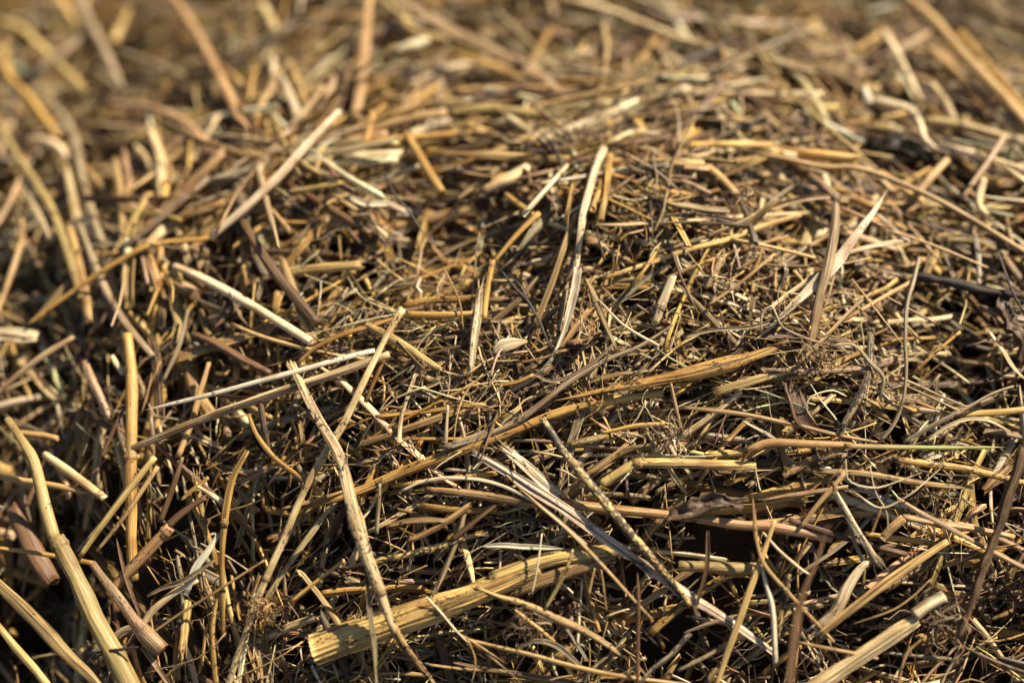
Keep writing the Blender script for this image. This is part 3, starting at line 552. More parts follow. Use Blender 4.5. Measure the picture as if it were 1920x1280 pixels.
s|20,24,24,18,12|cream|11,12,12,11,10|st1 f0|1535,1175 1568,1145 1590,1100 1608,1073 1630,1050|ragged beige blade crossing under the straight ridged one
s|12,17,17,14|cream|12,12,12,11|st1 f1|1568,925 1592,968 1615,1005 1644,1052|ragged beige stalk slanting down to the ragged blade
s|6,9,9|cream|10,10,9|st.8|1588,965 1605,1020 1618,1050|thin split companion of the ragged beige stalk
s|9,14,15,15,14|pink|12,13,13,13,12|st1|1686,935 1735,966 1780,988 1847,1025 1930,1068|pinkish straw slanting down to the right edge, lower right
t|14,17,16|orange|9,11,12|st1 c0|1654,1010 1672,990 1694,971|short orange arm of the elbow left of the pinkish straw
t|14,14,13,12|orange|12,11,10,9|st.8|1693,970 1760,980 1830,992 1900,1006|long orange arm of the same elbow running to the right
w|15,17,18,17,15,10|brn|24,25,25,24,22,19|st1 s.3|1914,845 1902,900 1888,945 1863,1020 1832,1105 1795,1195|long dark brown hairy stalk down the right edge
h|5,7,7,5|brn|21,19,17,15||1833,1100 1800,1130 1770,1147 1735,1158|thin brown branch curling left off the hairy stalk
t|12,15,14,12|gold|10,10,10,9|st.5|1676,860 1740,870 1810,880 1930,908|golden straw running level to the right edge below the reed
t|9,12,12|gold|4,4,4||1623,1001 1690,1010 1750,1018|dull gold stalk behind the orange elbow
t|22,26,26|olive|2,3,2||1275,1060 1350,1063 1422,1065|dim olive stalk in the shade of the lower right
t|6,8,7|grey|9,9,8||1272,1256 1320,1232 1365,1206|greyish straw left of the foot of the steep tan straw
t|5,7,7,6|tan|13,13,12,11|n.5|1498,1203 1545,1213 1590,1222 1645,1234|tan straw across the wide ridged pale stalk
t|5,7,7,4|cream|13,13,12,11||1430,998 1465,1035 1500,1065 1520,1078|slender cream straw near the bowed tan one
h|3,4,4,3|tan|12,13,13,11||1745,1085 1715,1115 1680,1140 1595,1170|fine curved stem above the short ridged cream stalk
t|4,6,6|tan|14,13,11||1728,1198 1700,1225 1682,1290|thin curved straw below the wide ridged stalk
h|4,5,4|cream|14,13,12||1803,1208 1782,1250 1760,1292|thin pale stem near the bottom right corner
t|6,9,9|brn|10,10,9||1805,1212 1860,1238 1930,1265|brown straw in the bottom right corner
t|5,8,8|grey|5,5,5||1648,1222 1730,1230 1805,1237|dull straw behind the brown corner one
b|6,10,9|brn|12,12,10|tw.5|1327,997 1325,1060 1306,1130|narrow brown blade right of the mould specked stalk
s|4,8,9,7|pink|8,9,9,8|st.9|1430,937 1480,928 1530,920 1588,912|pinkish grey strand above the crumpled grey brown leaf
t|12,14,13,11|brn|4,5,5,4|st.6|1480,975 1560,1000 1620,1018 1700,1040|brown fibrous stalk crossing beneath the ragged beige stalk
h|3,4,4,4,3|cream|16,17,17,16,15||1586,860 1592,900 1640,915 1690,900 1728,885|thin pale looping fibre left of the hairy stalk
h|3,4,4,3|cream|15,17,17,15||1598,920 1650,950 1700,930 1762,880|second pale looping fibre under the first
h|3,4,4,3|cream|14,16,15,13||1632,875 1640,920 1662,960 1665,1000|pale fibre hanging by the ragged beige stalk
h|3,4,5,4,3|cream|12,15,16,14,12||1587,743 1558,731 1518,745 1512,765 1528,790|pale fibre arch over the broad brown folded leaf
b|6,7,8,8,6|grey|11,12,13,13,12|st.8|1283,632 1340,619 1413,612 1467,592 1500,558|grey ribbon blade sweeping into the white tapered one
h|5,6,6,7,8,6|grey|11,14,16,14,12,10||1427,627 1430,588 1447,576 1467,613 1513,636 1560,648|looped grey fibre below the white tapered blade
s|6,8,9,9,5|grey|11,12,12,11,9|st.9|1560,648 1600,646 1632,680 1656,708 1650,745|grey blade curling right below the pinkish upright stalk
b|5,9,8,5|cream|11,12,11,9|tw.8|1470,483 1473,520 1458,547 1461,578|small twisted pale blade left of the pinkish upright stalk
t|6,7,7|tan|10,11,11||1328,572 1388,530 1452,476|thin tan straw above the grey ribbon blade
t|11,14,14|pink|6,8,9|c1|1322,540 1338,513 1353,486|pinkish cut stub left of the thin tan straw
t|6,8,7|tan|9,9,8||1258,718 1266,760 1278,808|short tan straw under the broad golden straw
s|11,16,16,12|tan|4,5,5,4|s.3 st1|1540,880 1640,888 1740,905 1820,912|dull tan stalk behind the pale looping fibres
b|10,26,24,8|cream|7,8,8,7|fo.2 st.6|925,660 942,650 962,644 985,640|pale papery scrap between the frayed beige straw and the white blade
b|6,12,11,9,6|grey|9,11,12,11,9|st.9|1183,434 1228,413 1280,405 1340,408 1400,420|grey arched blade lying just above the yellow slanting straw
s|5,9,9,6|pink|9,10,10,9|st.9|1236,472 1300,452 1370,425 1440,394|pinkish strip running between the grey arched blade and the yellow slanting straw
t|7,9,8|yel|9,9,8||1372,448 1440,462 1530,484|small yellowish straw meeting the upright pinkish stalk from the left
s|8,11,12,9|cream|9,10,10,8|st.7|1578,478 1620,464 1660,456 1704,450|pale strip sticking out right of the white tapered blade
s|8,12,12|tan|8,9,8|st1|1085,900 1130,870 1175,835|tan strip rising beside the mould specked stalk
s|6,9,7|cream|9,10,9|st1|1395,790 1440,815 1480,842|pale strip by the blunt end of the brown sheath
t|8,10,10,8|tan|8,9,9,8||1585,885 1560,915 1530,950 1500,990|tan straw slanting left under the pale looping fibres
t|7,10,10|gold|7,8,7||1128,812 1185,800 1245,795|small golden straw above the short ridged elbow piece
t|3,5,4|gold|13,14,13||1040,348 1120,366 1222,412|golden hair like rootlet across the tall pale stalk
'''
FL = dict(tube=0.75, ridged=0.7)
def opts(s):
    d = {}
    for t in s.split():
        if t in ('c0', 'c1', 'f0', 'f1', 'p0', 'p1', 'gr'): d[t] = 1
        elif t[:2] in ('fl', 'fo', 'tw', 'st'): d[t[:2]] = float(t[2:])
        elif t[0] == 's': d['s'] = float(t[1:])
        elif t[0] == 'n': d['n'] = [float(q) for q in t[1:].split(',')]
    return d

GROUPS = {}
def make_hero(i, line):
    kind, ws, col, lf, op, path, label = line.split('|')
    o = opts(op); ws = [float(a) for a in ws.split(',')]; lf = [float(a) for a in lf.split(',')]
    P = np.array([[float(b) for b in a.split(',')] for a in path.split()])
    n = max(14, min(70, int(np.sum(np.linalg.norm(np.diff(P, axis=0), axis=1)) / 11)))
    P2 = catmull(P, n)
    u = np.linspace(0, 1, n)
    lift = np.interp(u, np.linspace(0, 1, len(lf)), lf) * 0.001
    lift = np.where(lift > 0.033, lift, lift * 0.5 + 0.002 * np.clip((560 - P2[:, 1]) / 250, 0, 1) + 0.002 * np.clip((420 - P2[:, 0]) / 200, 0, 1) * (lift > 0.002))
    W = np.interp(u, np.linspace(0, 1, len(ws)), ws)
    Q, dep = place(P2[:, 0], P2[:, 1], lift)
    # a stiff stalk does not follow every dip: smooth its distance from the lens
    k = max(3, n // 4) | 1; pad = np.pad(dep, k // 2, mode='reflect', reflect_type='odd')
    dep = np.convolve(pad, np.ones(k) / k, 'valid')
    Q = CAM + dep[:, None] * pixdir(P2[:, 0], P2[:, 1])
    rad = W * dep * 36 / LENS / 1920 / 2 * ((0.93 if np.mean(P[:, 0]) > 450 else 0.86) - 0.08 * np.clip((dep - 0.43) / 0.1, 0, 1))
    r = np.random.default_rng(500 + i); rnd_ = random.Random(i)
    jt = r.normal(0, 1, (max(4, n // 5), 3)); uu = np.linspace(0, 1, len(jt))
    Q = Q + np.stack([np.interp(u, uu, jt[:, q]) for q in range(3)], -1) * rad[:, None] * (0.5 if kind in 'hw' else 0.05 if kind in 'gsb' else 0.09)
    sk = SEC[kind]; flat = o.get('fl', FL.get(sk, 0.55)); flat = o.get('fo', flat)
    sec = section(sk, flat, i)
    c = np.array(COL[col]); c = c * (1 + r.normal(0, 0.05)) * (1 + r.normal(0, 0.02, 3))
    if o.get('gr'):
        g = np.clip((u - 0.1) / 0.4, 0, 1)[:, None]; c = np.array(COL['tan']) * (1 - g) + np.array(COL['green']) * g
    aux = [o.get('s', 0.0 if kind in 'h' else max(0, r.normal(0.2, 0.15))), r.random(), o.get('st', 0.5 if kind != 'w' else 1.0)]
    if kind == 'l': aux[2] = o.get('st', 0.4)
    tw = o.get('tw', r.normal(0, 0.12)) * (u - 0.3) * 2 + r.normal(0, 0.2)
    if kind in 'bsc': tw = tw + 0.15 * np.sin(u * r.uniform(3, 9) + r.uniform(0, 6))
    for e, key in ((0, '0'), (1, '1')):
        if 'p' + key in o:
            f = np.clip((u if e == 0 else 1 - u) * 9, 0.06, 1); rad = rad * np.minimum(1, f)
    if kind == 'h': rad = rad * np.interp(u, [0, .08, .8, 1], [.7, 1, .85, .35]) * (1 + 0.12 * r.normal(0, 1, n))
    if kind == 'w': rad = rad * (1 + 0.10 * r.normal(0, 1, n))
    if kind == 'l':
        nz = np.cumsum(r.normal(0, 1, (n, 3)), axis=0); Q = Q + (nz - nz.mean(0)) * 0.00025
        rad = rad * (1 + 0.12 * r.normal(0, 1, n))
    ends = tuple('hollow' if 'c' + k in o else ('point' if 'p' + k in o or kind == 'h' else 'cap') for k in '01')
    mat = {'t': MSTRAW, 'g': MSTRAW, 'h': MSTRAW, 'w': MBARK}.get(kind, MBLADE)
    name, cat = KIND[kind]
    rag = 0.07 if 'hollow' in ends else 0.35 if kind in 'tg' else 1.2
    nodes = o.get('n')
    mb = MB()
    T, rw = sweep(mb, Q, rad, sec, c, aux, tw, ends=ends, ragged=rag, seed=i, wob=0.055 if kind in 'tgh' else 0.09)
    if kind == 'l':              # crumple the leaf: folds and a torn rim
        V = mb.v[0]; sc_ = float(rad.max())
        D = np.array([mnoise.noise_vector(tuple(p / sc_ * 1.3 + i)) for p in V]) + 0.5 * np.array([mnoise.noise_vector(tuple(p / sc_ * 4 + i)) for p in V])
        mb.v[0] = V + D * sc_ * 0.42
    for e, key in ((0, '0'), (-1, '1')):
        if 'f' + key in o:       # splinters at a torn end
            t = T[e] * (-1 if e == 0 else 1); side = nrm(np.cross(t, np.array([0, -.6, 1.0])))
            for _ in range(7):
                off = r.uniform(-0.8, 0.8); ln = rw[e] * r.uniform(2.0, 7.0)
                a = Q[e] - t * rw[e] * 1.5 + side * off * rw[e]
                b = a + (t + side * (off * 0.15 + r.normal(0, 0.08)) + np.array([0, 0, 1]) * r.normal(0, 0.06)) * ln
                cc = catmull([a, (a + b) / 2 + r.normal(0, 1, 3) * ln * 0.03, b], 6)
                sweep(mb, cc, np.linspace(0.16, 0.03, 6) * rw[e] * r.uniform(0.7, 1.5), section('tube', 0.5, 1)[::2], c, aux, ends=('cap', 'point'), seed=_)
    if nodes:
        root = bpy.data.objects.new(name, None); sc.collection.objects.link(root)
        root.empty_display_size = 0.005; root.location = Q[0]
        st = mb.build('stem', mat, None, Q[0]); st.parent = root; st.location = (0, 0, 0)
        for tnode in nodes:
            k0 = int(round(tnode * (n - 1))); k0 = min(max(k0, 1), n - 2)
            t = T[k0]; rr = rw[k0]
            s = np.linspace(-1, 1, 9); prof = 1.03 + 0.20 * np.exp(-(s / 0.45) ** 2) - 0.05 * np.exp(-((s - 0.75) / 0.2) ** 2)
            CC = Q[k0] + t[None] * (s * rr * 0.95)[:, None]
            nb = MB(); sweep(nb, CC, rr * prof, section('tube', max(flat, 0.75), i + 7), np.array(COL['brn']) * 0.5 + c_mean(c) * 0.5, [0.35, 0.3, 0.4],
                             float(np.atleast_1d(tw)[min(k0, np.size(tw) - 1)]), ends=('cap', 'cap'), ragged=0.2, wob=0)
            nd = nb.build('node', mat, None, Q[0]); nd.parent = root; nd.location = (0, 0, 0)
        ob = root
    else:
        ob = mb.build(name, mat, None, Q[0])
    tag(ob, label, cat)
    return ob
def c_mean(c): return c if c.ndim == 1 else c.mean(0)
_labels = set()
HEROES = []
for i, line in enumerate(l for l in HERO.strip().split('\n') if l.strip()):
    HEROES.append(make_hero(i, line))

def tangle(px, py, rpx, nf, cols, label, lift=0.006, wid=2.6):
    """a knot of fine roots caught in the straw"""
    r = np.random.default_rng(int(px)); P, dep = place([px], [py], lift); P = P[0]; s = dep[0] * 36 / LENS / 1920; R0 = rpx * s
    mb = MB()
    for k in range(nf):
        n = 16; st = P + r.normal(0, .28, 3) * R0; d = nrm(r.normal(0, 1, 3)); pts = [st]
        for _ in range(n - 1):
            d = nrm(d + r.normal(0, .35, 3) + nrm(P - pts[-1]) * 0.18); pts.append(pts[-1] + d * R0 * r.uniform(.10, .17))
        c = np.array(COL[cols[k % len(cols)]]) * r.uniform(.6, 1.2)
        sweep(mb, np.array(pts), np.linspace(1, .3, n) * wid * s * r.uniform(.3, .7), section('tube', .8, 1)[::2], c, [.2, r.random(), .3], ends=('cap', 'point'), seed=k, wob=.15)
    tag(mb.build('root_tangle', MBARK, None, P), label, 'root tangle')
tangle(500, 1140, 38, 40, ['brn', 'gold', 'brn', 'tan'], 'brown knot of matted roots on the long slender pale straw')
tangle(1402, 366, 30, 16, ['tan', 'cream', 'brn'], 'small burr of curly fibres above the yellow slanting straw', .010)
tangle(1098, 622, 26, 22, ['tan', 'rust', 'cream'], 'curly fibres bunched over the crumpled rust leaf', .010, 2.2)
tangle(1255, 812, 48, 24, ['grey', 'brn', 'lilac'], 'dark curly roots in the shade above the jointed yellow stalk', .003)
tangle(1540, 668, 50, 22, ['tan', 'grey', 'brn'], 'curled strands bunched at the foot of the upright pinkish stalk', .006)
tangle(985, 1170, 40, 40, ['soil', 'brn', 'grey'], 'earthy fibre knot under the tapered folded straw', .002)
tangle(1760, 1165, 60, 40, ['soil', 'brn', 'grey'], 'earthy brown root mass left of the foot of the hairy stalk', .004, 3.2)
# ------------------------------------------------------------------ ground under the pile
def ground():
    xs = np.concatenate([[-60, -20, -6, -2, -0.9], np.linspace(-0.5, 0.5, 221), [0.9, 2, 6, 20, 60]])
    ys = np.concatenate([[-60, -20, -6, -2, -0.8], np.linspace(-0.4, 0.7, 241), [1.2, 2, 6, 20, 60]])
    X, Y = np.meshgrid(xs, ys)
    Z = hrough(X, Y) - 0.0235
    near = (np.abs(X) < 0.5) & (np.abs(Y) < 0.7)
    for k in range(14):
        a, b, p = rng.normal(0, 260), rng.normal(0, 260), rng.uniform(0, 6)
        Z = Z + near * 0.0008 * np.sin(a * X + b * Y + p)
    V = np.stack([X, Y, Z], -1).reshape(-1, 3); ny, nx = X.shape
    i = np.arange(ny - 1)[:, None] * nx + np.arange(nx - 1)[None]
    me = bpy.data.meshes.new('ground')
    me.from_pydata(V.tolist(), [], np.stack([i, i + 1, i + nx + 1, i + nx], -1).reshape(-1, 4).tolist())
    me.materials.append(MSOIL); me.polygons.foreach_set('use_smooth', np.ones(len(me.polygons), bool))
    o = bpy.data.objects.new('ground', me); sc.collection.objects.link(o); o['kind'] = 'structure'
ground()

# ------------------------------------------------------------------ the tangled litter (countless)
def angle_field(x, y):
    """preferred lie of the straw, radians from +x, and how strongly it is kept"""
    a = np.where((x < -0.07) & (y < 0.05), R(-62), np.where(y > 0.05, np.where(x > 0.06, R(-24), R(4)), R(14)))
    s = np.where(x < -0.07, 0.5, np.where(y > 0.05, 0.66, 0.42))
    return a, s

CLUMP = [(rng.normal(0, 95, 2), rng.uniform(0, 6.3)) for _ in range(6)] + [(rng.normal(0, 230, 2), rng.uniform(0, 6.3)) for _ in range(5)]
def litter(mb, M, Lr, Wr, depth, colr, rings=6, sides=5, tilt=0.25, curve=0.25, flat=(0.25, 1.0), xr=(-0.30, 0.30), yr=(-0.20, 0.40),
           spk=(0.1, 0.15), stri=0.5, taper=0.5, wander=0.0, rg=rng, dark=0.0, kink=0.15, clump=0.5):
    # the litter lies in clumps with dark gaps between them, looser on the front slope
    x = rg.uniform(*xr, 4 * M); y = rg.uniform(*yr, 4 * M)
    cl = sum(np.sin(k_[0] * x + k_[1] * y + ph_) for k_, ph_ in CLUMP) / 2.6
    keep = 0.62 + clump * cl * 1.15 - 0.22 * np.clip((0.01 - y) / 0.05, 0, 1) - 0.10 * ((y < -0.02) & (x > 0.03))
    u_ = rg.random(4 * M); idx = np.nonzero(u_ < keep)[0]; idx = idx[idx < M / 0.58]
    x = x[idx]; y = y[idx]; M = len(idx)
    a0, s0 = angle_field(x, y)
    al = np.where(rg.random(M) < s0, a0 + rg.normal(0, R(30), M), rg.uniform(0, np.pi, M))
    al = al + np.where(rg.random(M) < 0.5, np.pi, 0)
    Ln = np.exp(rg.uniform(np.log(Lr[0]), np.log(Lr[1]), M)); W = np.exp(rg.uniform(np.log(Wr[0]), np.log(Wr[1]), M))
    z = hrough(x, y) + rg.uniform(depth[0], depth[1], M)
    e = 0.004
    gx = (hbase(x + e, y) - hbase(x - e, y)) / (2 * e); gy = (hbase(x, y + e) - hbase(x, y - e)) / (2 * e)
    d = np.stack([np.cos(al), np.sin(al), gx * np.cos(al) + gy * np.sin(al) + rg.normal(0, tilt, M)], -1); d = nrm(d)
    up = nrm(np.stack([-gx, -gy, np.ones(M)], -1)); side = nrm(np.cross(up, d)); up = np.cross(d, side)
    t = np.linspace(-0.5, 0.5, rings)
    c1 = rg.normal(0, curve, M)[:, None]; c2 = rg.normal(0, curve * 0.5, M)[:, None]; c3 = rg.normal(0, curve * 0.6, M)[:, None]
    tt = t[None]
    kk = (rg.random(M) < kink) * rg.normal(0, 0.6, M); k0 = rg.uniform(-0.25, 0.25, M)
    ds = (c1 * (tt ** 2 - 0.08) + c3 * tt ** 3 * 2 + kk[:, None] * np.maximum(tt - k0[:, None], 0)) * Ln[:, None]
    dn = (c2 * (0.08 - tt ** 2)) * Ln[:, None]
    if wander:
        ds = ds + np.cumsum(rg.normal(0, wander, (M, rings)), 1) * Ln[:, None]
        dn = dn + np.cumsum(rg.normal(0, wander * 0.6, (M, rings)), 1) * Ln[:, None]
    C = np.stack([x, y, z], -1)[:, None] + d[:, None] * (tt * Ln[:, None])[..., None] + side[:, None] * ds[..., None] + up[:, None] * dn[..., None]
    th = np.linspace(0, 2 * np.pi, sides, endpoint=False)
    fl = rg.uniform(*flat, M); rot = rg.normal(0, 0.6, M)
    prof = 1 - taper * rg.random(M)[:, None] * (np.abs(tt * 2) ** 3) * (rg.random((M, 1)) < 0.6)
    prof = prof * (1 + rg.normal(0, 0.08, (M, rings)))
    rr = W[:, None] / 2 * prof
    sx = np.cos(th)[None, None] * rr[..., None]; sy = np.sin(th)[None, None] * rr[..., None] * fl[:, None, None]
    cr, sr = np.cos(rot)[:, None, None], np.sin(rot)[:, None, None]
    px_, py_ = sx * cr - sy * sr, sx * sr + sy * cr
    V = C[:, :, None] + side[:, None, None] * px_[..., None] + up[:, None, None] * py_[..., None]
    jag = rg.uniform(-0.8, 1.0, (M, 2, sides)) * W[:, None, None] * 0.7
    V[:, 0] -= d[:, None] * jag[:, 0][..., None]; V[:, -1] += d[:, None] * jag[:, 1][..., None]
    ST = np.stack([np.broadcast_to((tt * Ln[:, None])[..., None], sx.shape), sx, sy], -1)
    names, wts = zip(*colr); P = np.array([COL[k] for k in names]); wts = np.array(wts) / sum(wts)
    ci = rg.choice(len(names), M, p=wts)
    col = P[ci] * (1 + rg.normal(0, 0.30, (M, 1))) * (1 + rg.normal(0, 0.04, (M, 3)))
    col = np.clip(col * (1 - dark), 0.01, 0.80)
    aux = np.stack([np.clip(rg.normal(spk[0], spk[1], M), 0, 1), rg.random(M), np.full(M, stri)], -1)
    K = rings * sides
    i = np.arange(rings - 1)[:, None] * sides; j = np.arange(sides)[None]
    q = np.stack([i + j, i + (j + 1) % sides, i + sides + (j + 1) % sides, i + sides + j], -1).reshape(-1, 4)
    Q = (q[None] + (np.arange(M) * K)[:, None, None]).reshape(-1, 4)
    rep = lambda a: np.repeat(a, K, axis=0)
    cap0 = (np.arange(M) * K)[:, None] + np.arange(sides)[None, ::-1]; cap1 = (np.arange(M) * K)[:, None] + (rings - 1) * sides + np.arange(sides)[None]
    mb.add(V.reshape(-1, 3), ST.reshape(-1, 3), rep(col), rep(aux), Q, np.concatenate([cap0, cap1]).tolist())

PALE = [('pale', 3.6), ('cream', 3.0), ('yel', 3), ('tan', 4), ('gold', 3.5), ('grey', 1.6), ('pink', 1.6), ('brn', 3.2), ('lilac', .8)]
OLD = [('tan', 2), ('brn', 4), ('grey', 2), ('rust', 1), ('pink', 1), ('gold', 1)]

# ------------------------------------------------------------------ loose scraps: the larger nameless pieces, each an object of its own
MARKS = [(850,1130,'thickest ridged stalk'),(640,880,'long flat pale blade'),(1130,1010,'long pinkish grooved straw'),(1150,900,'mould specked stalk'),
 (1270,705,'broad mottled golden straw'),(1560,500,'white tapered blade'),(1095,400,'tall pale flattened stalk'),(520,330,'propped pale straw'),
 (400,130,'long orange pink stalk'),(880,70,'thick pinkish stalk'),(110,1020,'big jointed stalk'),(245,800,'upright golden stalk'),
 (450,560,'bright pale yellow straw'),(450,725,'brightest cream straw'),(1700,838,'green tipped reed'),(1870,1000,'hairy brown stalk'),
 (1700,215,'pale crooked straw'),(1810,110,'wide blurred yellow stalk'),(1080,640,'crumpled rust leaf'),(60,330,'olive yellow stalk'),
 (240,1140,'flaring pinkish stalk'),(420,990,'long golden band'),(1500,1150,'dark blurred blade'),(1650,1100,'straight ridged yellow stalk'),
 (1800,530,'bark covered twig'),(930,210,'level olive straw'),(1600,315,'long sweeping tan straw'),(1300,870,'jointed yellow stalk'),
 (1320,950,'crumpled grey brown leaf'),(80,1180,'grooved olive blade'),(680,690,'long slender pale straw'),(800,880,'long golden brown stalk'),
 (1420,110,'dark olive straw'),(1700,640,'wavering grey straw'),(30,630,'pale cut stalk end')]
def near(px, py):
    x, y, nm = min(MARKS, key=lambda m: (m[0] - px) ** 2 + (m[1] - py) ** 2)
    dx, dy = px - x, py - y
    return ('right of' if dx > 0 else 'left of') + ' the ' + nm if abs(dx) > abs(dy) else ('below' if dy > 0 else 'above') + ' the ' + nm
USED = set()
CW = dict(tan='tan', gold='golden', yel='yellowish', pale='pale', grey='greyish', pink='pinkish', brn='brown', cream='cream', olive='olive', orange='orange brown')
rs = np.random.default_rng(77)
def scrap(i):
    far = i % 2
    while True:
        px, py = rs.uniform(0, 1920), rs.uniform(0, 1280)
        # the blurred back and left of the pile is made of coarser pieces
        coarse = py < 430 or px < 450
        if coarse == bool(far): break
    kind = rs.choice(['t', 'g', 's', 'c', 'b'], p=[.34, .12, .30, .12, .12])
    col = rs.choice(list(CW), p=[.2, .13, .12, .12, .12, .12, .08, .06, .03, .02])
    a0, s0 = angle_field(np.array((px - 960) * 1.6e-4), np.array(0.1 if py < 330 else 0.0))
    al = float(a0) + rs.normal(0, R(22)) if rs.random() < .72 else rs.uniform(0, np.pi)
    Lp = rs.uniform(60, 230); W = rs.uniform(13, 26) if coarse else rs.uniform(9, 19)
    P, dep = place([px], [py], rs.uniform(-0.004, 0.001) - 0.001 * (not coarse), hrough); P = P[0]; dep = dep[0]
    s = dep * 36 / LENS / 1920; Ln = Lp * s
    e = .004; gx = float(hbase(P[0] + e, P[1]) - hbase(P[0] - e, P[1])) / (2 * e); gy = float(hbase(P[0], P[1] + e) - hbase(P[0], P[1] - e)) / (2 * e)
    d = nrm(np.array([math.cos(al), math.sin(al), gx * math.cos(al) + gy * math.sin(al) + rs.normal(0, .09)]))
    up = nrm(np.array([-gx, -gy, 1.0])); side = np.cross(up, d)
    k = rs.normal(0, .10); k2 = rs.normal(0, .05); kk = rs.normal(0, .35) if rs.random() < .3 else 0
    t = np.linspace(-.5, .5, 18)
    C = P + d * (t * Ln)[:, None] + side * ((k * (t * t - .08) + kk * np.maximum(t, 0)) * Ln)[:, None] + up * (k2 * (.08 - t * t) * Ln)[:, None]
    sk = SEC[kind]; flat = rs.uniform(.45, .9) if kind in 'tg' else rs.uniform(.2, .7)
    c = np.array(COL[col]) * (1 + rs.normal(0, .08))
    aux = [max(0, rs.normal(.2, .2)), rs.random(), rs.uniform(.6, 1)]
    mb = MB()
    T, rw = sweep(mb, C, np.full(18, W * s / 2), section(sk, flat, i), c, aux, rs.normal(0, .35), ref=up, ends=('hollow' if kind == 'g' and rs.random() < .5 else 'cap', 'cap'),
          ragged=.5 if kind in 'tg' else 1.8, seed=i, wob=.07)
    if kind in 'sc' or rs.random() < .3:
        for q in range(4):
            ln = W * s * rs.uniform(.8, 2.2); o_ = side * rs.uniform(-.4, .4) * W * s
            a = C[-1] - T[-1] * W * s * .5 + o_; b = a + (T[-1] + side * rs.normal(0, .12)) * (ln + W * s)
            sweep(mb, catmull([a, b], 4), np.linspace(.09, .02, 4) * W * s, section('tube', .5, 1)[::2], c, aux, ends=('cap', 'point'), seed=q)
    kn = KIND[kind]
    ob = mb.build(kn[0], MSTRAW if kind in 'tg' else MBLADE, None, C[0])
    px2, py2, _ = project(np.stack([C[0], C[len(C) // 2], C[-1]]))
    size = 'short' if Lp < 115 else ('medium long' if Lp < 175 else 'longish')
    ang = math.degrees(math.atan2(-(py2[2] - py2[0]), px2[2] - px2[0])) % 180
    lie = 'level' if ang < 20 or ang > 160 else ('rising rightwards' if ang < 65 else ('falling rightwards' if ang > 115 else 'upright'))
    width = 'thick' if W > 17 else ('slim' if W < 12 else '')
    lab = ' '.join(f'{size} {width} {CW[col]} {kn[1]} lying {lie} {near(px2[1], py2[1])}'.split())
    if lab in USED: sc.collection.objects.unlink(ob); bpy.data.objects.remove(ob); return False
    USED.add(lab); tag(ob, lab, kn[1], 'loose straw pieces sunk among the litter'); return True
n_ = 0; i = 0
while n_ < 240: n_ += scrap(i); i += 1

mb = MB()
BRN = [('brn', 5), ('tan', 2), ('gold', 1.5), ('grey', 1)]
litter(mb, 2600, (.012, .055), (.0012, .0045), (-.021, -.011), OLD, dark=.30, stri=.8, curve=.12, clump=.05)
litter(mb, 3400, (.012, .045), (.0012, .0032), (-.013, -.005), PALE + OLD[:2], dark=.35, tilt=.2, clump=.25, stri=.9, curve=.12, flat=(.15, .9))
litter(mb, 1300, (.030, .085), (.0015, .0045), (-.009, .000), PALE, tilt=.12, stri=.9, curve=.10, flat=(.2, .9), yr=(.045, .13), spk=(.1, .1), dark=.12)
litter(mb, 1700, (.020, .085), (.0015, .0042), (-.009, .001), PALE + BRN, tilt=.12, stri=.9, curve=.10, flat=(.2, .9), yr=(.10, .45), dark=.5, clump=.8)  # back layer tinted darker: vignette-like shade at the top painted into its colour
litter(mb, 650, (.020, .055), (.0018, .0038), (-.007, -.001), PALE, tilt=.2, stri=.9, curve=.10, flat=(.2, .9), xr=(-.30, -.06), spk=(.1, .1))
litter(mb, 3500, (.010, .040), (.0007, .0022), (-.007, -.001), PALE, dark=.24, tilt=.22, stri=.9, curve=.15, flat=(.15, .9), spk=(.15, .2))
litter(mb, 4000, (.005, .026), (.0004, .0015), (-.005, .0008), PALE, dark=.2, tilt=.32, stri=.7, spk=(.15, .2))
litter(mb, 6200, (.018, .060), (.00025, .0009), (-.007, .0012), PALE, dark=.08, tilt=.13, stri=.5, curve=.22, rings=9, wander=.006, spk=(.1, .2), clump=.3)
litter(mb, 1500, (.018, .060), (.0010, .0028), (-.006, .0006), PALE, dark=.08, tilt=.10, stri=1.0, curve=.14, flat=(.08, .25), xr=(-.08, .22), yr=(-.16, .14), rings=9, wander=.004, clump=.3)
litter(mb, 1000, (.030, .080), (.0008, .0020), (-.006, .001), PALE, dark=.08, tilt=.08, stri=.9, curve=.16, flat=(.1, .6), yr=(.02, .22), rings=9, wander=.004, clump=.3)
litter(mb, 3600, (.006, .028), (.00025, .0009), (-.005, .0012), PALE, dark=.05, tilt=.22, stri=.6, curve=.25, xr=(-.07, .20), yr=(-.16, .09), rings=7, wander=.01, clump=.3)
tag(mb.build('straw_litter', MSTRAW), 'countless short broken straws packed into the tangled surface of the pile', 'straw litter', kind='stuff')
mb = MB()
litter(mb, 13000, (.0015, .007), (.0003, .0015), (-.009, .0010), PALE + OLD[1:3], rings=3, sides=4, tilt=.6, curve=.5, flat=(.12, .5), dark=.05)
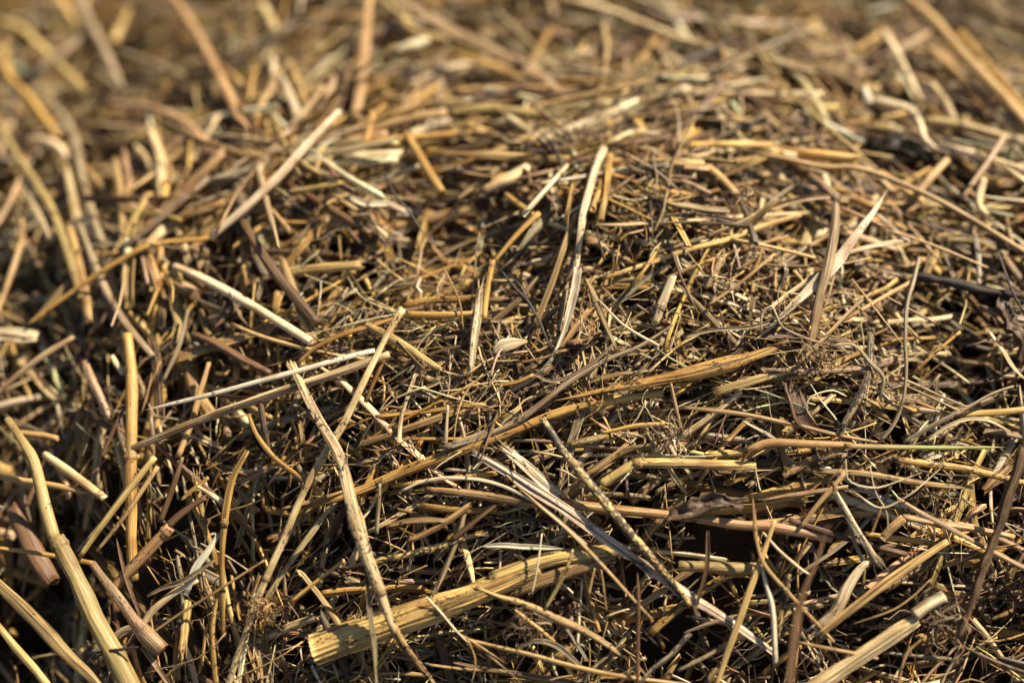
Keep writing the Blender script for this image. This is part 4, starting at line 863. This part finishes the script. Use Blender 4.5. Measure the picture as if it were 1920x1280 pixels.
litter(mb, 9000, (.002, .010), (.0004, .0016), (-.020, -.008), BRN, rings=3, sides=4, tilt=.6, curve=.5, flat=(.12, .5), dark=.1, clump=.1)
tag(mb.build('chaff', MBLADE), 'tiny flakes and crumbs of chaff scattered between the straws', 'chaff', kind='stuff')
mb = MB()
litter(mb, 8000, (.008, .034), (.00009, .00026), (-.006, .0022), [('cream', 3), ('tan', 4), ('brn', 2), ('gold', 3)], rings=12, sides=3,
       tilt=.3, curve=.5, wander=.022, flat=(.8, 1), kink=.4, stri=0, taper=.9)
tag(mb.build('fine_fibres', MSTRAW), 'hair thin plant fibres and rootlets curling through the straw', 'fibres', kind='stuff')

# ------------------------------------------------------------------ crumbs of soil caught in the straw
mb = MB()
for cx, cy, rad_, n_ in ((1000,1170,45,90),(1130,1040,25,30),(1640,1150,70,120),(1880,1110,60,110),(1040,1140,30,50),(500,1150,35,60),(1760,1165,40,60),(620,1075,30,30)):
    for _ in range(n_):
        P, dep = place([cx + rs.normal(0, rad_)], [cy + rs.normal(0, rad_ * .5)], rs.uniform(-.004, .001), hrough)
        r0 = abs(rs.normal(.0002, .00045)) + .00015
        th = np.linspace(0, 2 * np.pi, 8, endpoint=False); ph = np.linspace(.15, np.pi - .15, 6)
        D = np.stack([np.sin(ph)[:, None] * np.cos(th), np.sin(ph)[:, None] * np.sin(th), np.cos(ph)[:, None] * np.ones(8)], -1)
        V = P[0] + D * (r0 * (1 + rs.normal(0, .35, (6, 8))))[..., None] * rs.uniform(.6, 1.3, 3)
        i = np.arange(5)[:, None] * 8; j = np.arange(8)[None]
        q = np.stack([i + j, i + 8 + j, i + 8 + (j + 1) % 8, i + (j + 1) % 8], -1).reshape(-1, 4)
        mb.add(V.reshape(-1, 3), (V - P[0]).reshape(-1, 3), np.array(COL['soil']) * rs.uniform(.6, 2.0), [.2, rs.random(), .3], q, [[0,1,2,3,4,5,6,7][::1], [47,46,45,44,43,42,41,40]])
tag(mb.build('soil_crumbs', MBARK), 'brown crumbs of dry soil caught between the straws', 'soil', kind='stuff')
